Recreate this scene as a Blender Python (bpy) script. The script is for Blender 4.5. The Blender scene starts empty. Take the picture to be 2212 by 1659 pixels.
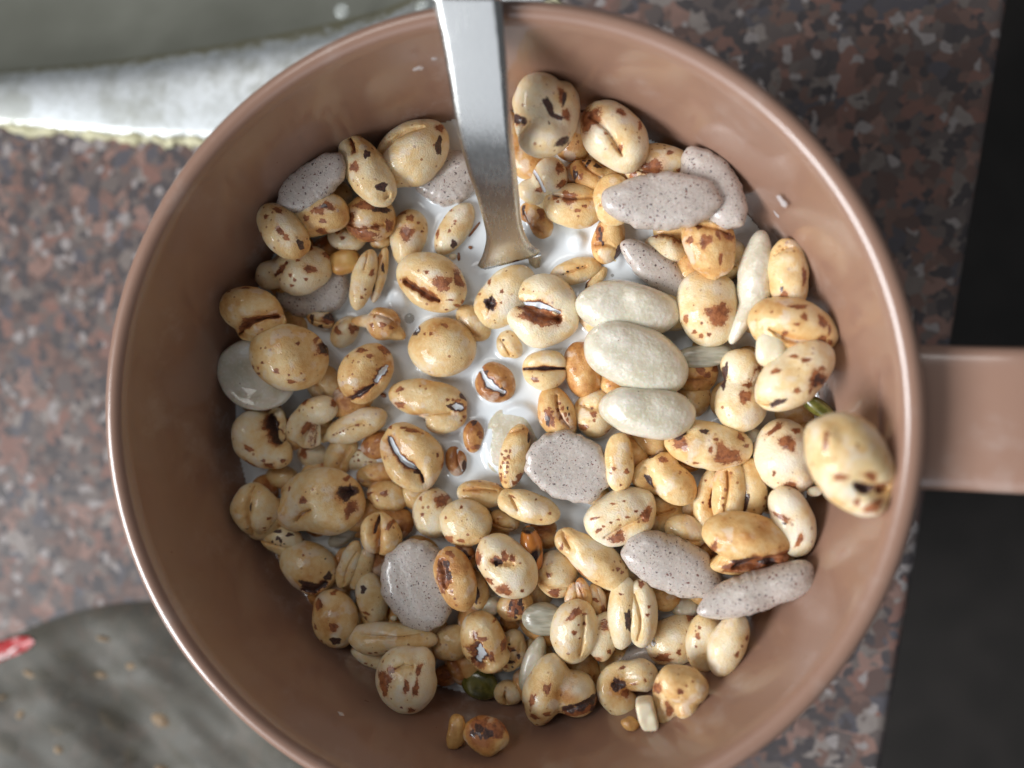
import bpy, bmesh, math, random
import numpy as np
from mathutils import Vector, Matrix

# ------------------------------------------------------------------ camera, world, lamps
scene = bpy.context.scene
COL = scene.collection
MM = 0.001
CAM = np.array([21.0, 9.9, 176.8])       # millimetres, table top is z = 0
TGT = np.array([4.74, 5.84, 70.0])
FPX = 1606.0                             # focal length in the 2212-wide reading of the photograph
RIM_Z, MILK_Z = 70.0, 40.5

cd = bpy.data.cameras.new('camera'); cam = bpy.data.objects.new('camera', cd); COL.objects.link(cam)
_f = TGT - CAM; _f = _f / np.linalg.norm(_f)
_r = np.cross(_f, [0, 1, 0]); _r = _r / np.linalg.norm(_r); _u = np.cross(_r, _f)
cam.matrix_world = Matrix(((_r[0], _u[0], -_f[0], CAM[0]*MM), (_r[1], _u[1], -_f[1], CAM[1]*MM),
                           (_r[2], _u[2], -_f[2], CAM[2]*MM), (0, 0, 0, 1)))
cd.sensor_width = 36.0; cd.lens = 36.0*FPX/2212.0
cd.clip_start = 0.002; cd.clip_end = 20.0
cd.dof.use_dof = True; cd.dof.focus_distance = 0.1305; cd.dof.aperture_fstop = 6.6
scene.camera = cam

world = bpy.data.worlds.new("World"); scene.world = world; world.use_nodes = True
bg = world.node_tree.nodes['Background']
bg.inputs[0].default_value = (0.86, 0.93, 1.0, 1); bg.inputs[1].default_value = 0.10

def area(name, loc, size, power, color, target=(0, 0, 0.04), sy=None):
    ld = bpy.data.lights.new(name, 'AREA'); ld.energy = power; ld.color = color
    ld.shape = 'RECTANGLE'; ld.size = size; ld.size_y = sy or size
    o = bpy.data.objects.new(name, ld); COL.objects.link(o); o.location = loc
    d = Vector(target) - Vector(loc); o.rotation_euler = d.to_track_quat('-Z', 'Y').to_euler()
    return o
area('window_light', (-1.50, -0.63, 1.12), 1.05, 53.0, (0.95, 0.98, 1.0), sy=0.95)
area('overhead_fill', (-0.34, 0.55, 1.05), 0.40, 2.0, (1.0, 0.985, 0.96))  # added soft lamp that gives the sink flange its bright reflection
area('front_fill', (-0.35, -1.10, 1.05), 1.60, 4.4, (0.86, 0.92, 1.0), sy=1.0)  # added fill lamp, reflected by the spoon handle and along the mug rim

scene.view_settings.view_transform = 'Standard'; scene.view_settings.look = 'None'
scene.view_settings.exposure = 0.12; scene.view_settings.gamma = 1.0
scene.render.engine = 'CYCLES'

# ------------------------------------------------------------------ helpers
def ray(px, py):
    return _f*FPX + _r*(px-1106.0) + _u*(829.5-py)
def P(px, py, z):
    """point (mm) at height z seen at reading px,py of the photograph"""
    d = ray(px, py); t = (z-CAM[2])/d[2]
    return CAM + d*t
def mmpp(z):
    return (CAM[2]-z)/FPX
def sl(c):
    return tuple(((v/255.0)/12.92 if v/255.0 <= 0.04045 else ((v/255.0+0.055)/1.055)**2.4) for v in c) + (1,)

def tag(o, label=None, cat=None, group=None, kind=None):
    if label: o['label'] = label
    if cat: o['category'] = cat
    if group: o['group'] = group
    if kind: o['kind'] = kind
    return o
def link(name, me, mat=None, parent=None):
    o = bpy.data.objects.new(name, me); COL.objects.link(o)
    if mat: me.materials.append(mat)
    if parent: o.parent = parent
    return o
def mesh(name, verts, faces, mat=None, parent=None, smooth=True, scale=MM):
    me = bpy.data.meshes.new(name)
    v = np.asarray(verts, float)*scale
    me.from_pydata(v.tolist(), [], faces)
    if smooth: me.polygons.foreach_set('use_smooth', [True]*len(me.polygons))
    me.update()
    return link(name, me, mat, parent)
def empty(name, loc=(0, 0, 0)):
    o = bpy.data.objects.new(name, None); COL.objects.link(o); o.location = loc
    o.empty_display_size = 0.01
    return o

class NT:
    def __init__(s, name):
        s.m = bpy.data.materials.new(name); s.m.use_nodes = True; s.t = s.m.node_tree
        s.b = s.t.nodes['Principled BSDF']
    def n(s, typ, **kw):
        nd = s.t.nodes.new(typ)
        for k, v in kw.items():
            if k.startswith('i_'): nd.inputs[k[2:].replace('_', ' ')].default_value = v
            else: setattr(nd, k, v)
        return nd
    def l(s, a, b): s.t.links.new(a, b)
    def math(s, op, a, b=None, c=None, clamp=False):
        nd = s.t.nodes.new('ShaderNodeMath'); nd.operation = op; nd.use_clamp = clamp
        for i, v in enumerate((a, b, c)):
            if v is None: continue
            if isinstance(v, (int, float)): nd.inputs[i].default_value = v
            else: s.l(v, nd.inputs[i])
        return nd.outputs[0]
    def smooth(s, v, lo, hi):
        nd = s.t.nodes.new('ShaderNodeMapRange'); nd.interpolation_type = 'SMOOTHSTEP'
        nd.inputs['From Min'].default_value = lo; nd.inputs['From Max'].default_value = hi
        s.l(v, nd.inputs['Value']); return nd.outputs[0]
    def mix(s, f, a, b):
        nd = s.t.nodes.new('ShaderNodeMix'); nd.data_type = 'RGBA'
        for i, v in ((0, f), (6, a), (7, b)):
            if isinstance(v, tuple): nd.inputs[i].default_value = v
            elif isinstance(v, (int, float)): nd.inputs[i].default_value = v
            else: s.l(v, nd.inputs[i])
        return nd.outputs[2]
    def attr(s, name):
        return s.n('ShaderNodeAttribute', attribute_name=name).outputs['Fac']
    def noise(s, vec, scale, detail=3.0, rough=0.5):
        nd = s.n('ShaderNodeTexNoise'); nd.inputs['Scale'].default_value = scale
        nd.inputs['Detail'].default_value = detail; nd.inputs['Roughness'].default_value = rough
        if vec is not None: s.l(vec, nd.inputs['Vector'])
        return nd
    def voro(s, vec, scale, feature='F1'):
        nd = s.n('ShaderNodeTexVoronoi'); nd.feature = feature; nd.inputs['Scale'].default_value = scale
        s.l(vec, nd.inputs['Vector']); return nd
    def bump(s, h, strength, dist):
        nd = s.n('ShaderNodeBump'); nd.inputs['Strength'].default_value = strength
        nd.inputs['Distance'].default_value = dist; s.l(h, nd.inputs['Height'])
        s.l(nd.outputs[0], s.b.inputs['Normal']); return nd
    def set(s, **kw):
        for k, v in kw.items():
            i = s.b.inputs[k.replace('_', ' ')]
            if hasattr(v, 'is_linked') or hasattr(v, 'links'): s.l(v, i)
            else: i.default_value = v

def objvec(g, rnd=True):
    """object coordinates in millimetres, shifted by a random amount per object"""
    tc = g.n('ShaderNodeTexCoord'); mp = g.n('ShaderNodeVectorMath', operation='SCALE')
    g.l(tc.outputs['Object'], mp.inputs[0]); mp.inputs['Scale'].default_value = 1000.0
    if not rnd: return mp.outputs[0]
    oi = g.n('ShaderNodeObjectInfo'); ml = g.math('MULTIPLY', oi.outputs['Random'], 400.0)
    ad = g.n('ShaderNodeVectorMath', operation='ADD'); g.l(mp.outputs[0], ad.inputs[0]); g.l(ml, ad.inputs[1])
    return ad.outputs[0]

# ------------------------------------------------------------------ materials
def mat_grain():
    g = NT('puffed_grain'); v = objvec(g)
    tone = g.attr('tone'); spot = g.attr('spot'); dark = g.attr('dark'); pale = g.attr('pale'); milk = g.attr('milk')
    toast = g.attr('toast')
    n1 = g.noise(v, 0.22, 2).outputs['Fac']; n2 = g.noise(v, 1.1, 4).outputs['Fac']; n3 = g.noise(v, 3.6, 3).outputs['Fac']
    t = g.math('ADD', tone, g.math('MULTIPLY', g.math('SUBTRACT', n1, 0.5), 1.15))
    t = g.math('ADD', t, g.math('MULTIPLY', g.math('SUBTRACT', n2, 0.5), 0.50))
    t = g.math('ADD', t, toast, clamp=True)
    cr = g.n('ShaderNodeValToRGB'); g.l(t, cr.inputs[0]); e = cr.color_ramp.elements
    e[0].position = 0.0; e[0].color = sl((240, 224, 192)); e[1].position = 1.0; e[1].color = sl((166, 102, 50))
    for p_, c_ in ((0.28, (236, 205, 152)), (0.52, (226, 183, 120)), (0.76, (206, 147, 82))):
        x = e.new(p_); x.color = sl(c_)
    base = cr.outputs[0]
    # little dark flecks of bran
    vo = g.voro(v, 0.95); rc = g.n('ShaderNodeSeparateColor'); g.l(vo.outputs['Color'], rc.inputs[0])
    rad = g.math('MULTIPLY', g.math('SUBTRACT', rc.outputs[0], 0.42, clamp=True), 0.55)
    fl = g.math('SUBTRACT', rad, g.math('ADD', vo.outputs['Distance'], g.math('MULTIPLY', g.math('SUBTRACT', n3, 0.5), 0.18)))
    fl = g.smooth(fl, 0.0, 0.035)
    fl = g.math('MULTIPLY', fl, g.smooth(n1, 0.42, 0.58))
    base = g.mix(g.math('MULTIPLY', fl, 0.85), base, sl((160, 96, 50)))
    base = g.mix(pale, base, sl((238, 230, 212)))
    film = g.smooth(g.noise(v, 0.30, 3).outputs['Fac'], 0.54, 0.66)
    base = g.mix(g.math('MULTIPLY', film, 0.5), base, sl((238, 226, 212)))
    nn = g.math('ADD', g.math('MULTIPLY', g.math('SUBTRACT', n2, 0.5), 0.85), g.math('MULTIPLY', g.math('SUBTRACT', n3, 0.5), 1.0))
    ms = g.smooth(g.math('ADD', spot, nn), -0.10, 0.12)
    brown = g.mix(g.smooth(n2, 0.35, 0.65), sl((128, 70, 38)), sl((172, 106, 62)))
    halo = g.smooth(g.math('ADD', spot, g.math('MULTIPLY', nn, 0.6)), -0.85, 0.1)
    base = g.mix(g.math('MULTIPLY', halo, 0.42), base, sl((208, 142, 78)))
    base = g.mix(ms, base, brown)
    md = g.smooth(g.math('ADD', dark, g.math('MULTIPLY', nn, 0.55)), -0.06, 0.16)
    base = g.mix(md, base, g.mix(g.smooth(n3, 0.4, 0.6), sl((58, 40, 38)), sl((96, 62, 50))))
    mm_ = g.smooth(milk, 0.0, 0.25)
    base = g.mix(mm_, base, sl((222, 224, 228)))
    g.l(base, g.b.inputs['Base Color'])
    rg = g.math('MULTIPLY_ADD', n2, 0.40, 0.30); rg = g.math('ADD', rg, g.math('MULTIPLY', mm_, 0.05), clamp=True)
    g.l(rg, g.b.inputs['Roughness'])
    g.set(Subsurface_Weight=0.30, Subsurface_Scale=0.0013, Specular_IOR_Level=0.5, Coat_Weight=0.38, Coat_Roughness=0.06)
    g.b.inputs['Subsurface Radius'].default_value = (1.0, 0.6, 0.3)
    h = g.math('ADD', g.math('MULTIPLY', n3, 0.6), g.math('MULTIPLY', g.noise(v, 8.0, 2).outputs['Fac'], 0.25))
    h = g.math('SUBTRACT', h, g.math('MULTIPLY', ms, 0.25))
    g.bump(g.math('MULTIPLY', h, g.math('SUBTRACT', 1.0, mm_)), 0.8, 0.00032)
    return g.m
def mat_disc():
    g = NT('speckled_disc'); v = objvec(g)
    n1 = g.noise(v, 0.3, 3).outputs['Fac']; n2 = g.noise(v, 2.0, 4).outputs['Fac']
    base = g.mix(n1, sl((180, 170, 164)), sl((204, 191, 180)))
    base = g.mix(g.math('MULTIPLY', g.smooth(n2, 0.5, 0.75), 0.5), base, sl((222, 214, 208)))
    def flecks(sc, lo, k):
        w = g.n('ShaderNodeVectorMath', operation='ADD'); g.l(v, w.inputs[0]); g.l(g.noise(v, 1.5, 2).outputs['Color'], w.inputs[1])
        vo = g.voro(w.outputs[0], sc); rc = g.n('ShaderNodeSeparateColor'); g.l(vo.outputs['Color'], rc.inputs[0])
        rad = g.math('MULTIPLY', g.math('SUBTRACT', rc.outputs[0], lo, clamp=True), k)
        return g.smooth(g.math('SUBTRACT', rad, vo.outputs['Distance']), 0.0, 0.08), rc.outputs[1]
    f1, r1 = flecks(1.8, 0.12, 0.45); f2, r2 = flecks(3.6, 0.20, 0.55)
    base = g.mix(g.math('MULTIPLY', f2, 0.7), base, sl((118, 94, 92)))
    base = g.mix(g.math('MULTIPLY', f1, 0.9), base, g.mix(g.math('GREATER_THAN', r1, 0.6), sl((78, 60, 64)), sl((108, 56, 48))))
    g.l(base, g.b.inputs['Base Color'])
    g.set(Roughness=0.36, Subsurface_Weight=0.15, Subsurface_Scale=0.001, Coat_Weight=0.6, Coat_Roughness=0.08)
    h = g.math('ADD', n2, g.math('MULTIPLY', g.voro(v, 1.4, 'SMOOTH_F1').outputs['Distance'], 0.8))
    g.bump(h, 0.35, 0.00022)
    return g.m
def mat_white():
    g = NT('white_puff'); v = objvec(g)
    n1 = g.noise(v, 0.35, 3).outputs['Fac']; n2 = g.noise(v, 1.8, 4).outputs['Fac']
    base = g.mix(g.smooth(n1, 0.3, 0.7), sl((206, 197, 172)), sl((224, 216, 200)))
    base = g.mix(g.math('MULTIPLY', g.smooth(n2, 0.52, 0.7), 0.5), base, sl((238, 234, 224)))
    vo = g.voro(v, 0.55); rc = g.n('ShaderNodeSeparateColor'); g.l(vo.outputs['Color'], rc.inputs[0])
    rad = g.math('MULTIPLY', g.math('SUBTRACT', rc.outputs[0], 0.6, clamp=True), 0.3)
    base = g.mix(g.smooth(g.math('SUBTRACT', rad, vo.outputs['Distance']), 0.0, 0.04), base, sl((140, 110, 90)))
    ms = g.smooth(g.math('ADD', g.attr('spot'), g.math('SUBTRACT', n2, 0.5)), -0.04, 0.05)
    base = g.mix(ms, base, sl((150, 96, 54)))
    g.l(base, g.b.inputs['Base Color'])
    g.set(Roughness=0.30, Subsurface_Weight=0.3, Subsurface_Scale=0.0015, Coat_Weight=0.7, Coat_Roughness=0.08)
    h = g.math('ADD', n2, g.math('MULTIPLY', g.voro(v, 1.0, 'SMOOTH_F1').outputs['Distance'], 0.8))
    g.bump(h, 0.4, 0.00030)
    return g.m
def mat_simple(name, c1, c2, rough=0.35, nscale=1.0, bumpd=0.0002, coat=0.3, sss=0.0, stretch=None):
    g = NT(name); v = objvec(g)
    if stretch:
        mp = g.n('ShaderNodeMapping'); mp.inputs['Scale'].default_value = stretch; g.l(v, mp.inputs[0]); v = mp.outputs[0]
    n = g.noise(v, nscale, 4).outputs['Fac']
    g.l(g.mix(g.smooth(n, 0.35, 0.65), sl(c1), sl(c2)), g.b.inputs['Base Color'])
    g.set(Roughness=rough, Coat_Weight=coat, Coat_Roughness=0.1, Subsurface_Weight=sss, Subsurface_Scale=0.001)
    g.bump(n, 0.5, bumpd)
    return g.m
def mat_amber():
    g = NT('toasted_amber'); v = objvec(g)
    n = g.noise(v, 0.35, 3).outputs['Fac']
    d = g.smooth(g.math('ADD', g.attr('dark'), g.math('SUBTRACT', n, 0.5)), -0.3, 0.35)
    base = g.mix(n, sl((214, 142, 66)), sl((186, 106, 40)))
    g.l(g.mix(d, base, sl((48, 26, 16))), g.b.inputs['Base Color'])
    g.set(Roughness=0.25, Subsurface_Weight=0.2, Subsurface_Scale=0.001, Coat_Weight=0.5); return g.m
def mat_milk():
    g = NT('milk'); a = g.attr('alpha')
    g.set(Base_Color=sl((233, 238, 242)), Roughness=0.04, Specular_IOR_Level=0.5)
    g.l(a, g.b.inputs['Alpha'])
    return g.m
def mat_mug():
    g = NT('glazed_brown'); v = objvec(g, False)
    n = g.noise(v, 0.05, 4).outputs['Fac']; n2 = g.noise(v, 0.5, 3).outputs['Fac']
    base = g.mix(n, sl((143, 110, 93)), sl((157, 123, 106)))
    film = g.math('MULTIPLY', g.smooth(g.noise(v, 0.075, 5, 0.6).outputs['Fac'], 0.56, 0.74), 0.22)
    base = g.mix(film, base, sl((200, 190, 184)))
    sx = g.n('ShaderNodeSeparateXYZ'); g.l(v, sx.inputs[0])
    tide = g.math('MULTIPLY', g.smooth(g.math('MULTIPLY', sx.outputs[2], -1.0), -52.0, -41.5), g.math('GREATER_THAN', sx.outputs[2], 20.0))
    tide = g.math('MULTIPLY', tide, g.smooth(g.noise(v, 0.22, 5, 0.65).outputs['Fac'], 0.48, 0.66))
    base = g.mix(g.math('MULTIPLY', tide, 0.40), base, sl((206, 196, 190)))
    g.l(base, g.b.inputs['Base Color'])
    g.l(g.math('MULTIPLY_ADD', n2, 0.14, 0.24), g.b.inputs['Roughness'])
    g.set(Specular_IOR_Level=0.5, Coat_Weight=0.75, Coat_Roughness=0.12)
    g.bump(g.noise(v, 0.9, 2).outputs['Fac'], 0.12, 0.0001)
    return g.m
def mat_steel(name='steel', rough=0.24, col=(0.66, 0.65, 0.63), streak=0.34):
    g = NT(name); v = objvec(g, False)
    mp = g.n('ShaderNodeMapping'); mp.inputs['Scale'].default_value = (2.5, 0.08, 1.0); g.l(v, mp.inputs[0])
    n = g.noise(mp.outputs[0], 1.0, 4).outputs['Fac']; m2 = g.noise(v, 0.15, 4).outputs['Fac']
    g.l(g.mix(m2, (col[0]*0.92, col[1]*0.92, col[2]*0.92, 1), (col[0], col[1], col[2], 1)), g.b.inputs['Base Color'])
    g.l(g.math('MULTIPLY_ADD', g.math('ADD', n, m2), streak*0.4, rough-streak*0.35), g.b.inputs['Roughness'])
    g.set(Metallic=1.0); g.bump(n, 0.2, 0.00015)
    return g.m
def mat_sink():
    g = NT('stained_steel'); v = objvec(g, False)
    n = g.noise(v, 0.06, 5, 0.6).outputs['Fac']; n2 = g.noise(v, 0.35, 5, 0.65).outputs['Fac']
    st = g.attr('edge_tone')
    base = g.mix(g.smooth(n2, 0.35, 0.65), (0.80, 0.83, 0.85, 1), (0.60, 0.62, 0.62, 1))
    base = g.mix(g.math('MULTIPLY', g.smooth(n, 0.48, 0.64), 0.6), base, (0.36, 0.36, 0.31, 1))
    gm = g.smooth(g.math('ADD', st, g.math('MULTIPLY', g.math('SUBTRACT', n2, 0.5), 0.9)), 0.35, 0.75)
    base = g.mix(gm, base, sl((112, 108, 88)))
    g.l(base, g.b.inputs['Base Color'])
    g.l(g.math('SUBTRACT', 0.92, g.math('MULTIPLY', gm, 0.7)), g.b.inputs['Metallic'])
    g.l(g.math('MULTIPLY_ADD', n2, 0.25, 0.34), g.b.inputs['Roughness'])
    g.bump(n2, 0.12, 0.0006)
    return g.m
def mat_granite():
    g = NT('granite'); v = objvec(g, False)
    w = g.n('ShaderNodeVectorMath', operation='MULTIPLY_ADD')
    g.l(g.noise(v, 0.35, 3).outputs['Color'], w.inputs[0]); w.inputs[1].default_value = (3.2, 3.2, 3.2); g.l(v, w.inputs[2])
    def cell(sc):
        vo = g.voro(w.outputs[0], sc); s = g.n('ShaderNodeSeparateColor'); g.l(vo.outputs['Color'], s.inputs[0]); return s.outputs
    c = cell(0.23)
    cr = g.n('ShaderNodeValToRGB'); cr.color_ramp.interpolation = 'CONSTANT'; g.l(c[0], cr.inputs[0]); e = cr.color_ramp.elements
    e[0].position = 0; e[0].color = sl((64, 63, 67)); e[1].position = 0.14; e[1].color = sl((100, 76, 70))
    for p_, col in ((0.34, (146, 104, 92)), (0.48, (102, 92, 90)), (0.62, (160, 124, 112)), (0.74, (82, 84, 94)), (0.86, (136, 126, 120)), (0.95, (160, 150, 144))):
        x = e.new(p_); x.color = sl(col)
    c2 = cell(0.48); cr2 = g.n('ShaderNodeValToRGB'); cr2.color_ramp.interpolation = 'CONSTANT'; g.l(c2[0], cr2.inputs[0]); e = cr2.color_ramp.elements
    e[0].position = 0; e[0].color = sl((60, 60, 66)); e[1].position = 0.3; e[1].color = sl((126, 96, 86))
    for p_, col in ((0.6, (114, 104, 100)), (0.86, (178, 170, 168))):
        x = e.new(p_); x.color = sl(col)
    base = g.mix(g.math('GREATER_THAN', c2[1], 0.58), cr.outputs[0], cr2.outputs[0])
    base = g.mix(g.math('MULTIPLY_ADD', g.noise(v, 0.5, 4).outputs['Fac'], 0.5, 0.20), base, sl((102, 93, 90)))
    g.l(base, g.b.inputs['Base Color'])
    g.l(g.math('MULTIPLY_ADD', c[1], 0.10, 0.38), g.b.inputs['Roughness']); g.set(Specular_IOR_Level=0.09)
    return g.m
def mat_bag(name, col, alpha, rough=0.35):
    g = NT(name); v = objvec(g, False)
    n = g.noise(v, 0.10, 4).outputs['Fac']
    g.l(g.mix(n, sl(col), sl(tuple(min(255, c+22) for c in col))), g.b.inputs['Base Color'])
    g.set(Roughness=rough, Specular_IOR_Level=0.4)
    g.l(g.math('MULTIPLY_ADD', n, 0.08, alpha-0.04), g.b.inputs['Alpha'])
    g.bump(g.noise(v, 0.08, 2).outputs['Fac'], 0.08, 0.001)
    return g.m
def mat_glass(name, alpha=0.35, col=(225, 230, 235), rough=0.05):
    g = NT(name); g.set(Base_Color=sl(col), Roughness=rough, Alpha=alpha, Specular_IOR_Level=0.8 if rough < 0.2 else 0.3); return g.m

M = dict(grain=mat_grain(), disc=mat_disc(), white=mat_white(), milk=mat_milk(), mug=mat_mug(),
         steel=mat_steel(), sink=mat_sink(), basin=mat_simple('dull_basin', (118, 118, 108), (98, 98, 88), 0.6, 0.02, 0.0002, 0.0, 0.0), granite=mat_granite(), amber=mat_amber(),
         nut=mat_simple('pale_nut', (228, 214, 180), (240, 230, 206), 0.4, 0.4, 0.0002, 0.2, 0.3),
         yellownut=mat_simple('yellow_nut', (222, 178, 104), (206, 150, 78), 0.4, 0.3, 0.0002, 0.2, 0.2),
         sun=mat_simple('sunflower_kernel', (158, 152, 134), (186, 180, 162), 0.28, 0.8, 0.0003, 0.4, 0.2, (0.4, 2.0, 1.0)),
         baggrain=mat_simple('dim_grain', (140, 116, 86), (116, 94, 68), 0.7, 0.3, 0.0003, 0.0, 0.0),
         pump=mat_simple('pumpkin_seed_green', (66, 66, 24), (112, 108, 50), 0.25, 0.5, 0.0002, 0.5, 0.0),
         shell=mat_simple('toasted_husk', (206, 160, 96), (176, 126, 70), 0.4, 0.5, 0.0005, 0.2, 0.1),
         bran=mat_simple('bran_skin', (122, 72, 44), (150, 96, 60), 0.3, 1.0, 0.0002, 0.4, 0.0),
         sealant=mat_simple('cream_sealant', (206, 200, 166), (182, 176, 140), 0.6, 0.25, 0.0008, 0.0, 0.0),
         dark=mat_simple('dark_floor', (40, 36, 33), (48, 43, 40), 0.7, 0.02, 0.0002, 0.0, 0.0),
         bag=mat_bag('plastic_film', (78, 74, 63), 0.68, 0.6), redprint=mat_bag('red_print', (168, 38, 40), 0.97, 0.4),
         whiteprint=mat_bag('white_print', (214, 206, 204), 0.97, 0.4),
         bubble=mat_glass('bubble_film', 0.45, (150, 146, 136)), drop=mat_glass('water_drop', 0.35, (200, 205, 200)),
         milkdrop=mat_glass('milk_drop', 0.42, (226, 222, 224), 0.4), foam=mat_glass('foam_film', 0.5, (235, 235, 238)))

# ------------------------------------------------------------------ setting
rng = random.Random(5)
def smooth_poly(pts, n=8):
    pts = [np.array(p, float) for p in pts]; out = []
    for i in range(len(pts)-1):
        p0 = pts[max(i-1, 0)]; p1 = pts[i]; p2 = pts[i+1]; p3 = pts[min(i+2, len(pts)-1)]
        for k in range(n):
            t = k/n
            out.append(0.5*((2*p1)+(-p0+p2)*t+(2*p0-5*p1+4*p2-p3)*t*t+(-p0+3*p1-3*p2+p3)*t**3))
    out.append(pts[-1]); return out
def px_line(pts, z): return [P(x, y, z) for x, y in pts]

outer = smooth_poly(px_line([(-900, 215), (-300, 243), (0, 272), (280, 297), (430, 307), (650, 318), (850, 296), (1010, 226), (1120, 120), (1190, 8), (1232, -110), (1256, -400), (1260, -1500)], 0), 10)
inner = smooth_poly(px_line([(-900, 175), (-300, 162), (0, 140), (250, 116), (500, 76), (740, 26), (860, -12), (940, -60), (985, -140), (1010, -260), (1022, -420), (1026, -700), (1026, -1500)], 0), 10)
# granite countertop with a cut-out for the sink
e0 = P(2190, -40, 0); e1 = P(1902, 1700, 0); ed = (e0-e1)/np.linalg.norm(e0-e1)
top = e0+ed*160; bot = e1-ed*260
poly = [np.array([-420, bot[1], 0]), bot, top] + [np.array([outer[-1][0], top[1], 0])] + outer[::-1] + [np.array([-420, outer[0][1], 0])]
bm = bmesh.new(); vs = [bm.verts.new(p*MM) for p in poly]; bm.verts.ensure_lookup_table()
f = bm.faces.new(vs); r = bmesh.ops.extrude_face_region(bm, geom=[f])
for v in [g for g in r['geom'] if isinstance(g, bmesh.types.BMVert)]: v.co.z -= 0.022
bmesh.ops.recalc_face_normals(bm, faces=bm.faces)
edge = [e for e in bm.edges if all(abs(v.co.z) < 1e-6 for v in e.verts) and all((abs(v.co.x-bot[0]*MM) < 1e-6 or abs(v.co.x-top[0]*MM) < 1e-6) for v in e.verts)]
bmesh.ops.bevel(bm, geom=edge, offset=0.0026, segments=5, affect='EDGES', profile=0.5)
me = bpy.data.meshes.new('countertop'); bm.to_mesh(me); bm.free()
counter = link('countertop', me, M['granite']); tag(counter, kind='structure')
bm = bmesh.new(); bmesh.ops.create_grid(bm, x_segments=2, y_segments=2, size=3.0)
me = bpy.data.meshes.new('floor'); bm.to_mesh(me); bm.free()
fl = link('floor', me, M['dark']); fl.location = (0, 0, -0.86); tag(fl, kind='structure')
# cabinet under the counter so that it does not float
cabx0, cabx1 = -420, None
bm = bmesh.new()
cp = [np.array([-400, bot[1]+5, 0]), bot+np.array([-22, 5, 0]), top+np.array([-22, 0, 0]), np.array([outer[-1][0]+8, top[1], 0]), np.array([outer[-1][0]+8, -100, 0])*np.array([1, 1, 1])]
cp = [np.array([outer[-1][0]+14, bot[1]+5, 0]), bot+np.array([-22, 5, 0]), top+np.array([-22, 0, 0]), np.array([outer[-1][0]+14, top[1], 0])]
vs = [bm.verts.new((p[0]*MM, p[1]*MM, -0.0235)) for p in cp]; f = bm.faces.new(vs); r = bmesh.ops.extrude_face_region(bm, geom=[f])
for v in [g for g in r['geom'] if isinstance(g, bmesh.types.BMVert)]: v.co.z = -0.858
bmesh.ops.recalc_face_normals(bm, faces=bm.faces)
me = bpy.data.meshes.new('cabinet'); bm.to_mesh(me); bm.free(); cb = link('cabinet', me, M['dark']); tag(cb, 'dark plain cabinet carrying the granite countertop', 'cabinet')

# steel sink: flange, basin, sealant
sink = empty('sink'); tag(sink, 'stained bright steel sink set into the granite behind the mug', 'sink')
N = len(outer); rows = []
assert len(inner) == N
for i in range(N):
    o_, n_ = outer[i], inner[i]; row = []
    for t, z in ((-0.03, 0.4), (0.0, 0.9), (0.12, 1.2), (0.3, 1.4), (0.45, 1.5), (0.6, 1.3), (0.75, 0.6), (0.88, -0.9), (1.0, -3.6)):
        row.append(np.append((o_+(n_-o_)*t)[:2], z))
    out = (n_-o_); out = out/np.linalg.norm(out)
    for dd, z in ((5.0, -6.5), (14.0, -11), (30.0, -15), (50.0, -18), (70.0, -20), (90.0, -21)):
        row.append(np.append((n_+out*dd)[:2], z))
    rows.append(row)
K = len(rows[0]); verts = [p for row in rows for p in row]
faces = [(i*K+j, (i+1)*K+j, (i+1)*K+j+1, i*K+j+1) for i in range(N-1) for j in range(K-1)]
mesh('basin', verts, [f_ for f_ in faces if f_[0] % K >= 8], M['basin'], sink)
o = mesh('flange', verts, [f_ for f_ in faces if f_[0] % K < 8], M['sink'], sink)
tt = [1.0, 0.95, 0.15, 0.0, 0.0, 0.05, 0.25, 0.7, 1.0, 1, 1, 1, 1, 1, 1]  # grime beside the sealant, then the same olive tone rising toward the basin
at = o.data.attributes.new('edge_tone', 'FLOAT', 'POINT'); at.data.foreach_set('value', np.array([tt[j]*0.85 for i in range(N) for j in range(K)], dtype=np.float32))
bx = [rows[i][-1] for i in range(N)]
vb = bx + [np.array([-420, rows[-1][-1][1], -131.])]
mesh('basin_floor', [np.array([p[0], p[1], -21.2]) for p in vb], [tuple(range(len(vb)))], M['basin'], sink, smooth=False)
# lumpy sealant bead along the flange edge
verts = []; faces = []; pl = []
for i in range(N-1):
    for k in range(4): pl.append(outer[i]+(outer[i+1]-outer[i])*k/4)
for i, p in enumerate(pl):
    q = pl[min(i+1, len(pl)-1)]; p_ = pl[max(i-1, 0)]; d = q-p_; d = d/np.linalg.norm(d); nn = np.array([d[1], -d[0], 0])
    wv = 1.25+0.55*math.sin(i*0.37)+0.35*math.sin(i*1.13+1)+rng.uniform(-.25, .25); hv = 1.3+0.3*math.sin(i*0.51+2)+rng.uniform(-.15, .15)
    off = 0.35*math.sin(i*0.23)
    for k in range(9):
        a = math.pi*k/8; verts.append(p+nn*(off+wv*math.cos(a))+np.array([0, 0, -0.1+hv*math.sin(a)]))
for i in range(len(pl)-1):
    for k in range(8): faces.append((i*9+k, i*9+k+1, (i+1)*9+k+1, (i+1)*9+k))
tag(mesh('sealant_bead', verts, faces, M['sealant'], sink), 'lumpy cream sealant')

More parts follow.
